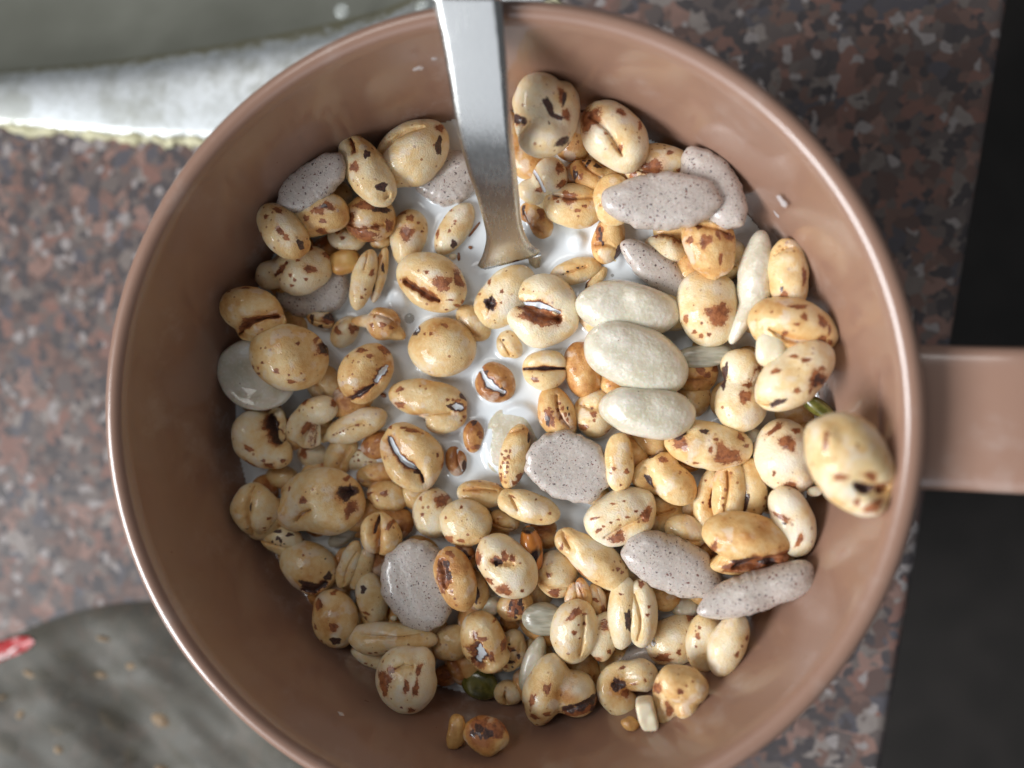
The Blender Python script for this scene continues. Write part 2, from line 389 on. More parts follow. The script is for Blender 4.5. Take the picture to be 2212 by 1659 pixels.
# ------------------------------------------------------------------ mug
def revolve(name, prof, mat, parent, n=192):
    verts = []; faces = []
    m = len(prof)
    for i in range(n):
        a = 2*math.pi*i/n
        for (r_, z) in prof: verts.append((r_*math.cos(a), r_*math.sin(a), z))
    for i in range(n):
        j = (i+1) % n
        for k in range(m-1):
            faces.append((i*m+k, j*m+k, j*m+k+1, i*m+k+1))
    return mesh(name, verts, faces, mat, parent)
mug = empty('mug'); tag(mug, 'wide matte brown ceramic soup mug with one broad handle, full of cereal', 'mug')
lip = [(59.8+1.6*math.cos(a), 68.4+1.6*math.sin(a)) for a in np.linspace(0, math.pi*0.86, 14)]
prof = [(0.01, 1.2), (30, 1.2), (34, 1.0), (37, 0.2), (39.5, 0.2), (41, 1.5), (44, 4), (50, 9.5), (55, 17), (58, 26), (59.6, 38), (60.2, 52), (60.6, 60), (61.2, 66.0)]
prof += lip + [(58.1, 67.2), (57.9, 65.5), (57.5, 63), (57.0, 59), (56.2, 53), (55.5, 47), (54.3, 40.5), (52.6, 31), (50.5, 20), (49, 12), (42, 8), (30, 6.4), (0.01, 6.2)]
body = revolve('body', prof, M['mug'], mug)
# handle: a broad band looping out to the right
ctr = [(57.5, 60.0), (62, 60.8), (68, 62.6), (76, 65.2), (84, 66.0), (90, 61.0), (92, 50.0), (89, 37.0), (81, 29.5), (71, 25.0), (62, 22.5), (55.5, 21.0)]
ctr = smooth_poly([(x, z) for x, z in ctr], 6); verts = []; faces = []; ns = 24
for i, c in enumerate(ctr):
    t = ctr[min(i+1, len(ctr)-1)]-ctr[max(i-1, 0)]; t = t/np.linalg.norm(t); nrm = np.array([-t[1], t[0]])
    s = i/(len(ctr)-1); hw = 11.0-1.2*math.sin(math.pi*s)+1.6*max(0, 1-s*14); th = 2.6+0.8*max(0, 1-s*12)
    for k in range(ns):
        a = 2*math.pi*k/ns; ca, sa = math.cos(a), math.sin(a)
        yy = hw*math.copysign(abs(ca)**0.28, ca); tt_ = th*math.copysign(abs(sa)**0.55, sa)
        verts.append((c[0]+nrm[0]*tt_, yy-1.9, c[1]+nrm[1]*tt_))
for i in range(len(ctr)-1):
    for k in range(ns): faces.append((i*ns+k, i*ns+(k+1) % ns, (i+1)*ns+(k+1) % ns, (i+1)*ns+k))
hd = mesh('handle', verts, faces, M['mug'], mug)
HY = (P(2100, 908, 66)[1])
for v in hd.data.vertices: v.co.y += (HY+1.9)*MM

# ------------------------------------------------------------------ spoon
spoon = empty('spoon', (0, 0, 0)); tag(spoon, 'steel spoon standing in the milk and leaning on the mug rim', 'spoon')
Ledge = [(930, -60), (935, 0), (958, 110), (985, 270), (1010, 370), (1030, 430), (1044, 480), (1050, 515), (1043, 550), (1029, 584)]
Redge = [(1078, -60), (1083, 0), (1095, 130), (1105, 270), (1116, 370), (1122, 430), (1127, 480), (1136, 510), (1148, 530), (1168, 548)]
_A = P(1095, 566, MILK_Z+1.0); _B = P(1012, 28, RIM_Z+2.1); _nrm = np.cross([1, 0, 0], _B-_A)
def Pplane(px, py):
    d = ray(px, py); q = CAM + d*(((_A-CAM)@_nrm)/(d@_nrm))
    tq = min(1.0, max(0.0, (q[2]-_A[2])/(_B[2]-_A[2]))); return P(px, py, q[2]+2.6*math.sin(math.pi*tq))
Lp = [Pplane(x, y) for x, y in Ledge]; Rp = [Pplane(x, y) for x, y in Redge]
# carry the handle on past the frame, and the neck down into the bowl of the spoon
dl = (Lp[0]-Lp[2]); dr = (Rp[0]-Rp[2]); dl = dl/np.linalg.norm(dl); dr = dr/np.linalg.norm(dr); dm = (dl+dr)/2
Lp = [Lp[0]+dm*50+np.array([1.5, 0, 0]), Lp[0]+dm*47, Lp[0]+dm*25] + Lp
Rp = [Rp[0]+dm*50-np.array([1.5, 0, 0]), Rp[0]+dm*47, Rp[0]+dm*25] + Rp
bowl = []
c0 = (Lp[-1]+Rp[-1])/2; ax = np.array([0.10, -0.80, -0.58]); ax = ax/np.linalg.norm(ax); sd = np.array([1, 0.12, 0.0])
for s, w in ((3.5, 5.6), (9, 10), (16, 14), (24, 15), (32, 13), (38, 9), (42, 4)):
    c_ = c0+ax*s; c_[2] = max(c_[2], 26.0)+max(0, s-20)*0.12
    bowl.append((c_-sd*w, c_+sd*w))
Lp += [b[0] for b in bowl]; Rp += [b[1] for b in bowl]
Lp = smooth_poly(Lp, 5); Rp = smooth_poly(Rp, 5); nrow = len(Lp); nc = 15
def strip_mesh(i0, i1, name, deep):
    verts = []; faces = []
    for side in (0, 1):
        for i in range(i0, i1):
            l_, r_ = Lp[i], Rp[i]
            t = (Lp[min(i+1, nrow-1)]+Rp[min(i+1, nrow-1)])-(Lp[max(i-1, 0)]+Rp[max(i-1, 0)]); t = t/np.linalg.norm(t)
            nv = np.cross(r_-l_, t); nv = nv/np.linalg.norm(nv); nv = nv if nv[2] > 0 else -nv
            th = 1.4; W = np.linalg.norm(r_-l_)
            for k in range(nc):
                s = k/(nc-1); e_ = 1-abs(2*s-1)**14
                crown = (0.10 if not deep else -0.16*W)*(1-(2*s-1)**2)
                p = l_+(r_-l_)*s + nv*crown
                off = (0.5*th*e_**0.5 if side == 0 else -0.5*th*e_**0.5)
                verts.append(p+nv*(off-0.2))
    m = i1-i0
    for side in (0, 1):
        b = side*m*nc
        for i in range(m-1):
            for k in range(nc-1):
                q = (b+i*nc+k, b+i*nc+k+1, b+(i+1)*nc+k+1, b+(i+1)*nc+k); faces.append(q if side == 0 else q[::-1])
    for k in range(nc-1):
        faces.append((k, m*nc+k, m*nc+k+1, k+1)); faces.append(((m-1)*nc+k, (m-1)*nc+k+1, m*nc+(m-1)*nc+k+1, m*nc+(m-1)*nc+k))
    return mesh(name, verts, faces, M['steel'], spoon)
cut = nrow-len(bowl)*5
strip_mesh(0, cut, 'handle', False); strip_mesh(cut-1, nrow, 'bowl', True)

# ------------------------------------------------------------------ cereal: shape builder
def ico(n):
    bm = bmesh.new(); bmesh.ops.create_icosphere(bm, subdivisions=n, radius=1.0)
    v = np.array([x.co[:] for x in bm.verts]); f = [tuple(q.index for q in x.verts) for x in bm.faces]; bm.free(); return v, f
ICO = {4: ico(4), 5: ico(5), 6: ico(6)}
TILE = dict(Z=(0, 0, 1/0.54), A=(800, 400, 2.765), B=(1500, 200, 2.765), C=(2000, 200, 2.765), D=(2600, 600, 2.765), E=(800, 900, 2.765),
            F=(1500, 800, 2.765), G=(2100, 1000, 2.765), H=(2800, 1150, 2.765), I=(850, 1450, 2.765), J=(1500, 1400, 2.765),
            K=(2200, 1600, 2.765), L=(2700, 1700, 2.765), M=(1000, 2000, 2.765), N=(1400, 2100, 2.765), O=(1600, 2470, 2.765),
            Pp=(2200, 2200, 2.765), Q=(2500, 2000, 2.765), R=(2300, 2550, 3.16))
def conv(T, x, y):
    x0, y0, k = TILE[T]
    if T == 'Z': return float(x), float(y)
    return (x0+x/k)*0.54, (y0+y/k)*0.54
def wall_r(z): return float(np.interp(z, [6, 12, 20, 31, 40.5, 47, 53, 59, 63, 65.5, 68], [42, 48, 50.5, 52.6, 54.3, 55.5, 56.2, 57.0, 57.5, 57.9, 58.2]))
FOOT = []       # footprints for the milk: (centre, blobs, power, k)

def field(p, blobs, pw, k):
    """smooth union of ellipsoids; blobs = (cx,cy,cz,rx,ry,rz,ca,sa)"""
    F = np.zeros(p.shape[:-1])
    for cx, cy, cz, rx, ry, rz, ca, sa in blobs:
        dx = p[..., 0]-cx; dy = p[..., 1]-cy; dz = p[..., 2]-cz
        u = (dx*ca+dy*sa)/rx; v = (-dx*sa+dy*ca)/ry; w = dz/rz
        q = np.abs(u)**pw+np.abs(v)**pw+np.abs(w)**pw
        F += np.exp(k*(1-q))
    return F

def piece(name, T, cx, cy, a, b, ang, z, label, cat='puffed grain', group=None, tone=0.3, c=None, blobs=(), g=(), s=(), d=(), w=(), toast=(),
          mat='grain', noise=0.035, lump=0.012, pw=2.0, k=3.5, cup=0.0, hi=None, tilt=0.0, solo=True, foot=True):
    """one piece of cereal.  cx,cy,a,b,ang read off the photograph; z = height of its centre above the milk in mm.
    g grooves (x1,y1,x2,y2,width,depth,fill) s brown spots d dark spots w pale patches (x,y,rx[,ry[,ang]])"""
    X, Y = conv(T, cx, cy); kk = 1.0 if T == 'Z' else 0.54/TILE[T][2]
    if mat == 'grain':
        a *= 1.04; b *= 1.04; noise = max(noise, 0.058)
        if not g and foot and max(a, b)*kk > 30:          # most grains show the crease of the kernel somewhere
            h_ = int(X*7+Y*3) % 10
            if h_ < 6:
                t_ = math.radians(ang); off = b*(0.30 if h_ % 2 else -0.34); L_ = a*0.62
                ox, oy = cx-math.sin(t_)*off, cy+math.cos(t_)*off
                g = [(ox-L_*math.cos(t_), oy-L_*math.sin(t_), ox+L_*math.cos(t_), oy+L_*math.sin(t_), 0.08*b, 0.24, 'n')]
    if foot:     # a piece near the wall rides up until it rests against the wall instead of cutting into it
        for _ in range(60):
            Zc = MILK_Z+z; q_ = P(X, Y, Zc); sc = mmpp(Zc); rd = math.hypot(q_[0], q_[1])
            wa = math.atan2(-q_[1], q_[0])-math.radians(ang)
            reach = rd+math.hypot(a*kk*sc*math.cos(wa), b*kk*sc*math.sin(wa))
            if reach < wall_r(Zc)+0.35 or Zc > 65.5: break
            z += 0.4
    Zc = MILK_Z+z; ctr = P(X, Y, Zc); sc = mmpp(Zc)
    def loc(x, y):
        x_, y_ = conv(T, x, y); q = P(x_, y_, Zc+0.55*cz_) if False else P(x_, y_, Zc); return q[0]-ctr[0], q[1]-ctr[1]
    seed = int(abs(X*13.7+Y*7.3)*10) % 100000; rr = np.random.RandomState(seed)
    am, bm_ = a*kk*sc, b*kk*sc
    cz_ = (0.86*min(am, bm_) if c is None else c)
    def rot(ang_): t = -math.radians(ang_); return math.cos(t), math.sin(t)
    B = [(0, 0, 0, am, bm_, cz_)+rot(ang)]
    for q in blobs:
        x, y, ra, rb = q[:4]; an = q[4] if len(q) > 4 else 0; dz = q[5] if len(q) > 5 else 0.0
        lx, ly = loc(x, y); ra, rb = ra*kk*sc, rb*kk*sc
        B.append((lx, ly, dz, ra, rb, (0.9*min(ra, rb) if c is None else c*0.9))+rot(an))
    if hi is None: hi = 6 if max(am, bm_) > 4.6 and (g or s or d or len(blobs)) else 5
    if max(am, bm_) < 2.4: hi = min(hi, 5)
    V, F = ICO[hi]
    if len(B) == 1:
        ca, sa = B[0][6], B[0][7]
        u = (V[:, 0]*ca+V[:, 1]*sa)/am; v = (-V[:, 0]*sa+V[:, 1]*ca)/bm_; w_ = V[:, 2]/cz_
        t = (np.abs(u)**pw+np.abs(v)**pw+np.abs(w_)**pw)**(-1.0/pw)
        if mat in ('disc', 'white', 'sun', 'pump'):      # flatter faces, rounder rim
            q3 = 2.7; t = ((u*u+v*v)**(q3/2)+np.abs(w_)**q3)**(-1.0/q3)
    else:
        tmax = max(math.hypot(q[0], q[1])+max(q[3], q[4]) for q in B)*1.2
        ts = np.linspace(0.02, 1, 44)*tmax
        Fm = field(V[:, None, :]*ts[None, :, None], B, pw, k) >= 1.0
        idx = 43-np.argmax(Fm[:, ::-1], axis=1)
        lo = ts[idx]; hi_ = lo+tmax/43
        for _ in range(9):
            m = (lo+hi_)/2; ins = field(V*m[:, None], B, pw, k) >= 1.0
            lo = np.where(ins, m, lo); hi_ = np.where(ins, hi_, m)
        t = lo
    # organic unevenness
    n = np.zeros(len(V))
    for _ in range(5):
        wv = rr.normal(size=3)*1.9; n += np.sin(V@wv+rr.uniform(0, 6.3))
    n2 = np.zeros(len(V))
    VQ = V*t[:, None]/math.sqrt(am*bm_)
    for _ in range(22):
        wv = rr.normal(size=3); wv *= rr.uniform(3.2, 7.0)/np.linalg.norm(wv); n2 += 0.62*np.sin(VQ@wv+rr.uniform(0, 6.3))
    n3 = np.zeros(len(V))
    for _ in range(22):
        wv = rr.normal(size=3); wv *= rr.uniform(10, 20)/np.linalg.norm(wv); n3 += 0.6*np.sin(VQ@wv+rr.uniform(0, 6.3))
    t = t*(1+noise*n/2.2+lump*n2/2.6+lump*(0.45 if mat == 'grain' else 0.18)*n3/2.6)
    p = V*t[:, None]
    if cup:      # hollow the upper side of a disc
        ca, sa = B[0][6], B[0][7]
        q = ((p[:, 0]*ca+p[:, 1]*sa)/am)**2+((-p[:, 0]*sa+p[:, 1]*ca)/bm_)**2
        p[:, 2] -= cup*np.exp(-(q*1.55)**2)*(p[:, 2] > 0)
    if mat == 'disc':      # slightly dished, with a crumbly rim
        th_ = np.arctan2(V[:, 1], V[:, 0]); eq = 1-np.abs(V[:, 2])
        p[:, :2] *= (1+0.022*eq*(np.sin(7*th_+seed)+np.sin(12*th_+2*seed)*.7+np.sin(19*th_+3*seed)*.6))[:, None]
        dl_ = (p[:, 0]*B[0][6]+p[:, 1]*B[0][7])/am; p[:, 2] += (0.5*dl_*dl_-0.1)*rr.uniform(.6, 1.6)
    if tilt: p[:, 2] += tilt*p[:, 0]
    N_ = len(V); at = {nm: np.full(N_, -1.0) for nm in ('spot', 'dark')}; at['pale'] = np.zeros(N_); at['milk'] = np.zeros(N_); at['toast'] = np.zeros(N_)
    upf = np.clip((p[:, 2]+0.25*cz_)/(0.25*cz_), 0, 1)
    for q in g:
        x1, y1, x2, y2, gw, dep = q[:6]; fill = q[6] if len(q) > 6 else 'b'
        A_ = np.array(loc(x1, y1)); Bv = np.array(loc(x2, y2)); gw = gw*kk*sc; L = Bv-A_; LL = L@L+1e-9
        s_ = np.clip(((p[:, :2]-A_)@L)/LL, 0, 1); per = np.array([-L[1], L[0]])*(rr.uniform(-.13, .13))
        dd = np.linalg.norm(p[:, :2]-(A_+s_[:, None]*L)-np.sin(np.pi*s_)[:, None]*per, axis=1)
        tap = 0.55+0.45*np.sin(np.pi*np.clip(s_, 0.05, 0.95))
        wj = gw*tap*(1+0.25*np.sin(s_*9+seed)+0.15*np.sin(s_*23+seed))
        broad = np.exp(-(dd/(2.6*gw+0.6))**2); thin = np.exp(-(dd/np.maximum(wj, 0.16))**2)
        dk = 0.35 if fill == 'm' else 0.75
        p[:, 2] -= upf*cz_*(dep*0.55*broad+dep*dk*thin)
        if fill != 'n':
            key = 'dark' if fill in 'dm' else 'spot'
            at[key] = np.maximum(at[key], np.where(upf > 0.1, 1.0-dd/np.maximum(wj*1.05, 0.22), -1))
            at['spot'] = np.maximum(at['spot'], np.where(upf > 0.1, 0.9-dd/np.maximum(wj*1.55, 0.3), -1))
        if fill == 'm': at['milk'] = np.maximum(at['milk'], np.where(upf > 0.1, 1.0-dd/np.maximum(wj*0.8, 0.25), 0))
        at['toast'] = np.maximum(at['toast'], 0.22*np.exp(-(dd/(1.6*gw+0.4))**2))
    def spots(lst, key, kk2=1.0):
        for q in lst:
            x, y, ra = q[:3]; rb = q[3] if len(q) > 3 else ra; an = q[4] if len(q) > 4 else 0
            lx, ly = loc(x, y); ra, rb = max(ra*kk*sc, 0.13), max(rb*kk*sc, 0.13); ca, sa = rot(an)
            dx = p[:, 0]-lx; dy = p[:, 1]-ly
            uu_ = (dx*ca+dy*sa)/ra; vq = (-dx*sa+dy*ca)/rb; pp = rr.uniform(1.5, 3.6); th = np.arctan2(vq, uu_)
            e = (np.abs(uu_)**pp+np.abs(vq)**pp)**(1/pp)*(1+0.14*np.sin(3*th+rr.uniform(0, 6))+0.10*np.sin(5*th+rr.uniform(0, 6)))
            val = np.where(upf > 0.0, kk2*(1.0-e), -1)
            at[key] = np.maximum(at[key], val)
    spots(s, 'spot'); spots(d, 'dark')
    for q in w:
        x, y, ra = q[:3]; rb = q[3] if len(q) > 3 else ra; an = q[4] if len(q) > 4 else 0
        lx, ly = loc(x, y); ca, sa = rot(an); dx = p[:, 0]-lx; dy = p[:, 1]-ly
        e = ((dx*ca+dy*sa)/(ra*kk*sc))**2+((-dx*sa+dy*ca)/(rb*kk*sc))**2
        at['pale'] = np.maximum(at['pale'], 0.9*np.exp(-e*1.2))
    for q in toast:
        x, y, ra, am_ = q; lx, ly = loc(x, y); e = np.hypot(p[:, 0]-lx, p[:, 1]-ly)/(ra*kk*sc)
        at['toast'] = np.maximum(at['toast'], am_*np.exp(-e*e))
    me = bpy.data.meshes.new(name); me.from_pydata((p*MM).tolist(), [], F)
    me.polygons.foreach_set('use_smooth', [True]*len(F))
    at['tone'] = np.full(N_, tone)
    for nm, arr in at.items():
        x = me.attributes.new(nm, 'FLOAT', 'POINT'); x.data.foreach_set('value', arr.astype(np.float32))
    me.update(); o = link(name, me, M[mat]); o.location = Vector(ctr*MM)
    tag(o, label, cat, group)
    if foot: FOOT.append((ctr, B, pw, k))
    return o

GW = 'puffed wheat grains heaped in the mug'
GD = 'grey speckled discs in the mug'
GP = 'plain white puffs in the mug'
def K(*a, **kw): return piece('puffed_grain', *a, cat='puffed grain', group=GW, **kw)
def G(*a, **kw):
    kw.setdefault('noise', 0.03); kw.setdefault('lump', 0.02)
    return piece('speckled_disc', *a, cat='speckled disc', group=GD, mat='disc', **kw)
def W(*a, **kw):
    kw.setdefault('noise', 0.055); kw.setdefault('lump', 0.018)
    return piece('white_puff', *a, cat='white puff', group=GP, mat='white', **kw)

# ---- upper left
G('A', 1240, 930, 500, 235, -37, 3.2, 'grey speckled disc leaning on the upper left wall behind a spotted grain', c=2.0, hi=6)
K('A', 1850, 800, 410, 250, 58, 7.5, 'oval grain with a ringed brown spot lying on the upper left disc', tone=0.22, s=[(1780, 790, 60, 50), (1760, 620, 30, 20), (1640, 780, 20)], d=[(2050, 990, 45, 70, 60), (1910, 650, 40, 50)], g=[(1690, 450, 1760, 590, 14, .25, 'b'), (2070, 1100, 2110, 1050, 20, .3, 'n')], w=[(1910, 650, 25, 32)])
K('B', 400, 1160, 440, 345, -32, 3.4, 'large smooth pale grain with a dark pointed tip left of the spoon', tone=0.12, c=4.6, s=[(745, 900, 40, 45)], d=[(745, 1100, 28, 110, 8)])
K('A', 1320, 1280, 330, 215, -14, 8.2, 'broken grain with a straight snapped end and freckled underside near the left wall', tone=0.5, pw=2.5, blobs=[(1120, 1270, 130, 170, -15)], s=[(1250, 1340, 34), (1150, 1400, 35), (1400, 1250, 60, 50), (1480, 1200, 60, 40), (1430, 1370, 40, 25), (1380, 1470, 50, 35), (1270, 1540, 50, 22), (1325, 1270, 20), (1520, 1230, 40, 25)], d=[(1450, 1210, 40, 25)])
K('A', 915, 1450, 345, 250, 50, 6.8, 'yellowish grain with a single dark oval mark at its lower end by the left wall', tone=0.28, s=[(810, 1320, 28), (980, 1480, 65, 34, 50), (720, 1510, 32), (1040, 1550, 30), (930, 1250, 60, 24, 30)], d=[(1150, 1610, 26, 52, 0)], g=[(1160, 1740, 1200, 1560, 14, .3, 'n')])
K('A', 1870, 1310, 290, 262, 0, 4.2, 'reddish toasted grain with a large smooth brown patch under the upper left pair', tone=0.5, s=[(1690, 1340, 110, 75), (1830, 1500, 175, 62, 18), (1900, 1210, 120, 45, 10), (1980, 1430, 50, 32), (1870, 1440, 42, 20), (2100, 1390, 30, 60)], d=[(2045, 1225, 80, 50)], w=[(1760, 1290, 90, 50), (1800, 1400, 60, 30)])
K('E', 1620, 130, 225, 165, 8, 3.2, 'pale crescent grain tucked under the toasted grain on the left', tone=0.15, s=[(1550, 90, 40, 20), (1620, 160, 28, 22)], g=[(1500, 20, 1760, 40, 50, .5, 'n')])
K('E', 1990, 180, 120, 90, 0, 1.6, 'small tan grain half hidden below the toasted left grain', tone=0.5)
K('E', 1120, 490, 345, 275, -18, 4.6, 'wet two lobed grain with a shiny brown slit on the left side', tone=0.12, blobs=[(745, 560, 175, 190, 60)], s=[(1240, 260, 50, 52), (1420, 320, 30, 58), (1300, 510, 62, 40), (1095, 580, 20), (1135, 630, 20), (1250, 620, 16), (1090, 685, 26, 12), (1180, 420, 22, 13)], g=[(880, 560, 1030, 440, 26, .28, 'b')])
G('B', 810, 1410, 365, 300, -10, 1.1, 'grey speckled disc half hidden behind the spoon, half sunk in milk', c=2.6, hi=6)
G('E', 1250, 730, 430, 310, -10, 1.0, 'grey speckled disc half sunk in milk at the left', c=2.2, hi=6)
piece('nut_chunk', 'E', 1610, 410, 185, 145, -20, 2.9, 'amber yellow nut chunk lying at the left edge of the milk', 'nut chunk', tone=0.6, mat='yellownut', pw=2.8, noise=0.07)
K('E', 1810, 600, 355, 140, 105, 3.3, 'long slim grain standing upright beside the amber chunk', tone=0.32, s=[(1930, 540, 22, 42, 20), (1820, 810, 16), (1860, 720, 13)], g=[(1870, 300, 1850, 500, 8, .15, 'n')])
K('E', 1985, 560, 320, 80, 104, 2.2, 'thin twin lobe with a dark seam alongside the slim upright grain', tone=0.45, d=[(1950, 640, 20, 120, 14), (2040, 480, 14, 50, 0)])
K('E', 545, 950, 355, 265, 12, 6.0, 'golden mouth shaped grain with a long brown slit by the left wall', tone=0.42, blobs=[(640, 1130, 290, 130, -18, -1.0), (520, 880, 310, 210, 0, .4)], g=[(400, 1205, 850, 1010, 30, .55, 'b')], s=[(560, 705, 45, 14), (380, 745, 32, 14)])
W('Z', 555, 808, 97, 84, 20, 2.4, 'round white cupped disc against the left wall', c=2.2, cup=2.6, hi=6, noise=0.02)
K('E', 1010, 1470, 465, 375, 22, 6.8, 'largest left grain, freckled orange with a dark cavity on its right', tone=0.36, s=[(1170, 1315, 22), (990, 1610, 30), (670, 1570, 36, 20), (760, 1580, 16), (740, 1640, 42, 15), (830, 1520, 22, 15), (1113, 1725, 38, 24), (1113, 1651, 13), (590, 1690, 30, 24), (1290, 1270, 14, 40)], d=[(1385, 1345, 60, 120, -30), (1440, 1480, 20, 42)], g=[(1330, 1330, 1440, 1450, 50, .35, 'd')])
K('E', 1340, 1040, 165, 102, 15, 1.5, 'tiny dark netted grain on the milk at the left', tone=0.4, d=[(1265, 1040, 30, 60), (1350, 1135, 32), (1450, 1020, 60, 40, 30), (1370, 960, 60, 12)], s=[(1440, 1060, 80, 40)])
K('E', 1600, 1180, 205, 145, -50, 1.2, 'small blunt grain with two brown blots left of the popped one', tone=0.2, s=[(1550, 1170, 60, 32, 45), (1715, 1150, 44, 50)])
K('E', 2020, 1090, 200, 180, 20, 2.4, 'burst grain with a ragged white edge on the left part of the milk', tone=0.6, blobs=[(1850, 1060, 75, 210, 88), (2165, 1203, 115, 85, 20, -.8)], noise=0.06, lump=0.03, s=[(1945, 1115, 26), (2070, 1110, 36, 28), (2150, 1140, 22), (1970, 1020, 14)], w=[(1850, 960, 70, 110), (1840, 1180, 60, 90)])
K('E', 1835, 1650, 350, 285, -55, 3.6, 'orange grain with milk in a side slit right of the freckled giant', tone=0.42, s=[(1840, 1385, 62, 28), (2060, 1380, 62, 34, 45), (1945, 1450, 36, 25), (1560, 1570, 24, 62, 10), (1690, 1450, 15)], g=[(1990, 1720, 2090, 1560, 34, .35, 'm'), (1620, 1930, 1960, 1760, 26, .3, 'd')])
# ---- top, right of the spoon
K('C', 440, 570, 285, 285, 0, 8.4, 'big folded double grain with dark clefts just right of the spoon', tone=0.1, c=4.4, blobs=[(490, 1000, 305, 225, 0, 0.2), (690, 720, 190, 400, 4, -1.4), (220, 800, 90, 180, 0, -2)], k=7.0, s=[(300, 880, 50, 40, 20), (745, 760, 40, 60), (700, 560, 36, 90, 0)], d=[(215, 790, 110, 40, 25), (560, 690, 42, 90, -25), (640, 790, 90, 30, 20), (580, 880, 24), (705, 1060, 82, 32, -35), (720, 600, 22, 100, 8)], g=[(150, 740, 330, 850, 26, .22, 'b')])
K('C', 560, 1400, 190, 200, 0, 3.8, 'small pale double grain under the folded pair beside the spoon', tone=0.05, blobs=[(370, 1550, 175, 135, 20, -1)], k=6, s=[(670, 1340, 40, 62, 0), (690, 1510, 55, 32, -50), (440, 1560, 42, 20)], g=[(300, 1250, 500, 1570, 14, .3, 'm')], w=[(560, 1340, 120, 90)])
K('C', 1250, 940, 420, 300, 50, 8.2, 'pear shaped pale grain with a square brown patch at the upper right wall', tone=0.10, c=4.6, s=[(1000, 820, 112, 115), (1340, 760, 52, 36, 40), (1335, 1140, 26, 36), (1100, 592, 42, 14), (1180, 995, 20, 13), (1550, 880, 16, 52)], w=[(1100, 940, 160, 90, 20)])
K('C', 980, 1380, 215, 150, 40, 3.4, 'small golden netted grain between the pear shaped one and the milk', tone=0.62, blobs=[(1210, 1400, 130, 130, 0, -1)], d=[(900, 1190, 50, 20, 30), (930, 1240, 30, 12, 30), (980, 1270, 20, 52, 30), (1080, 1300, 40, 34), (840, 1400, 32, 45, 0), (1130, 1230, 62, 24, 20)], s=[(830, 1330, 20), (900, 1430, 22, 30)])
K('C', 1760, 1300, 390, 235, 5, 5.2, 'mottled wet grain peeping out above the big upright grey disc', tone=0.2, s=[(1870, 1180, 32, 26), (1680, 1340, 110, 70), (2140, 1310, 28, 105, -20), (2000, 1370, 40, 32), (1470, 1390, 34, 58)])
G('Z', 1428, 434, 124, 58, 2, 10.6, 'largest pale grey disc lying across the upper right grains', c=2.9, hi=6)
G('Z', 1540, 410, 98, 52, 58, 3.6, 'grey speckled disc wedged behind the largest one at the upper right wall', c=3.2, tilt=0.1)
K('Z', 1237, 445, 64, 45, 5, 3.0, 'tan grain with a torn brown patch above the milk right of the spoon', tone=0.3, s=[(1232, 434, 15, 13, 20), (1203, 432, 7, 5), (1208, 442, 3), (1265, 452, 5, 3), (1250, 462, 7, 3)])
K('Z', 1325, 432, 42, 52, 0, 4.6, 'tan grain half covered by the left end of the largest grey disc', tone=0.34)
K('F', 1800, 220, 235, 150, 48, 0.2, 'rough caramel grain sunk in milk against the spoon', tone=0.72, lump=0.02, d=[(1650, 120, 20, 60)], s=[(1850, 170, 30, 60, -20)])
piece('nut_chunk', 'Z', 1436, 320, 13, 9, 0, 1.5, 'tiny yellow crumb deep in the gap at the upper right wall', 'crumb', mat='yellownut')
K('Z', 1440, 534, 46, 28, 16, 2.3, 'pale curved half ring grain below the largest grey disc', tone=0.06, g=[(1435, 505, 1480, 522, 9, .6, 'b')], s=[(1416, 508, 5, 6)])
K('D', 640, 985, 285, 245, 15, 7.2, 'tan popcorn like grain with a pointed lower tip at the right', tone=0.56, blobs=[(680, 1190, 215, 190), (680, 1350, 80, 105, 0, -.5)], noise=0.05, lump=0.02, s=[(525, 880, 36, 26), (430, 1020, 36, 46), (590, 1040, 72, 50, -50), (850, 970, 72, 42, 20), (730, 970, 20, 52, -20), (760, 1230, 20, 60)])
W('Z', 1632, 603, 96, 36, 94, 6.4, 'tall white crescent puff standing near the right wall', c=3.6, hi=6, blobs=[(1602, 690, 50, 18, 112, -.4)], noise=0.04, lump=0.03)
K('Z', 1704, 592, 67, 38, 82, 7.0, 'smooth upright oval grain touching the right wall', tone=0.3, s=[(1689, 640, 7, 9), (1731, 600, 5, 16)], g=[(1672, 552, 1690, 540, 3, .25, 'n'), (1690, 540, 1706, 536, 3, .25, 'n')], d=[(1683, 627, 3, 6)])
K('Z', 1525, 667, 78, 60, 78, 4.6, 'smooth cream grain with a large brown blot under the popcorn like one', tone=0.2, blobs=[(1548, 640, 40, 44, 0, -.3)], s=[(1545, 684, 22, 20, 40), (1554, 668, 9, 12), (1479, 690, 4, 8), (1497, 718, 4), (1527, 724, 4), (1511, 727, 4), (1511, 700, 3)])
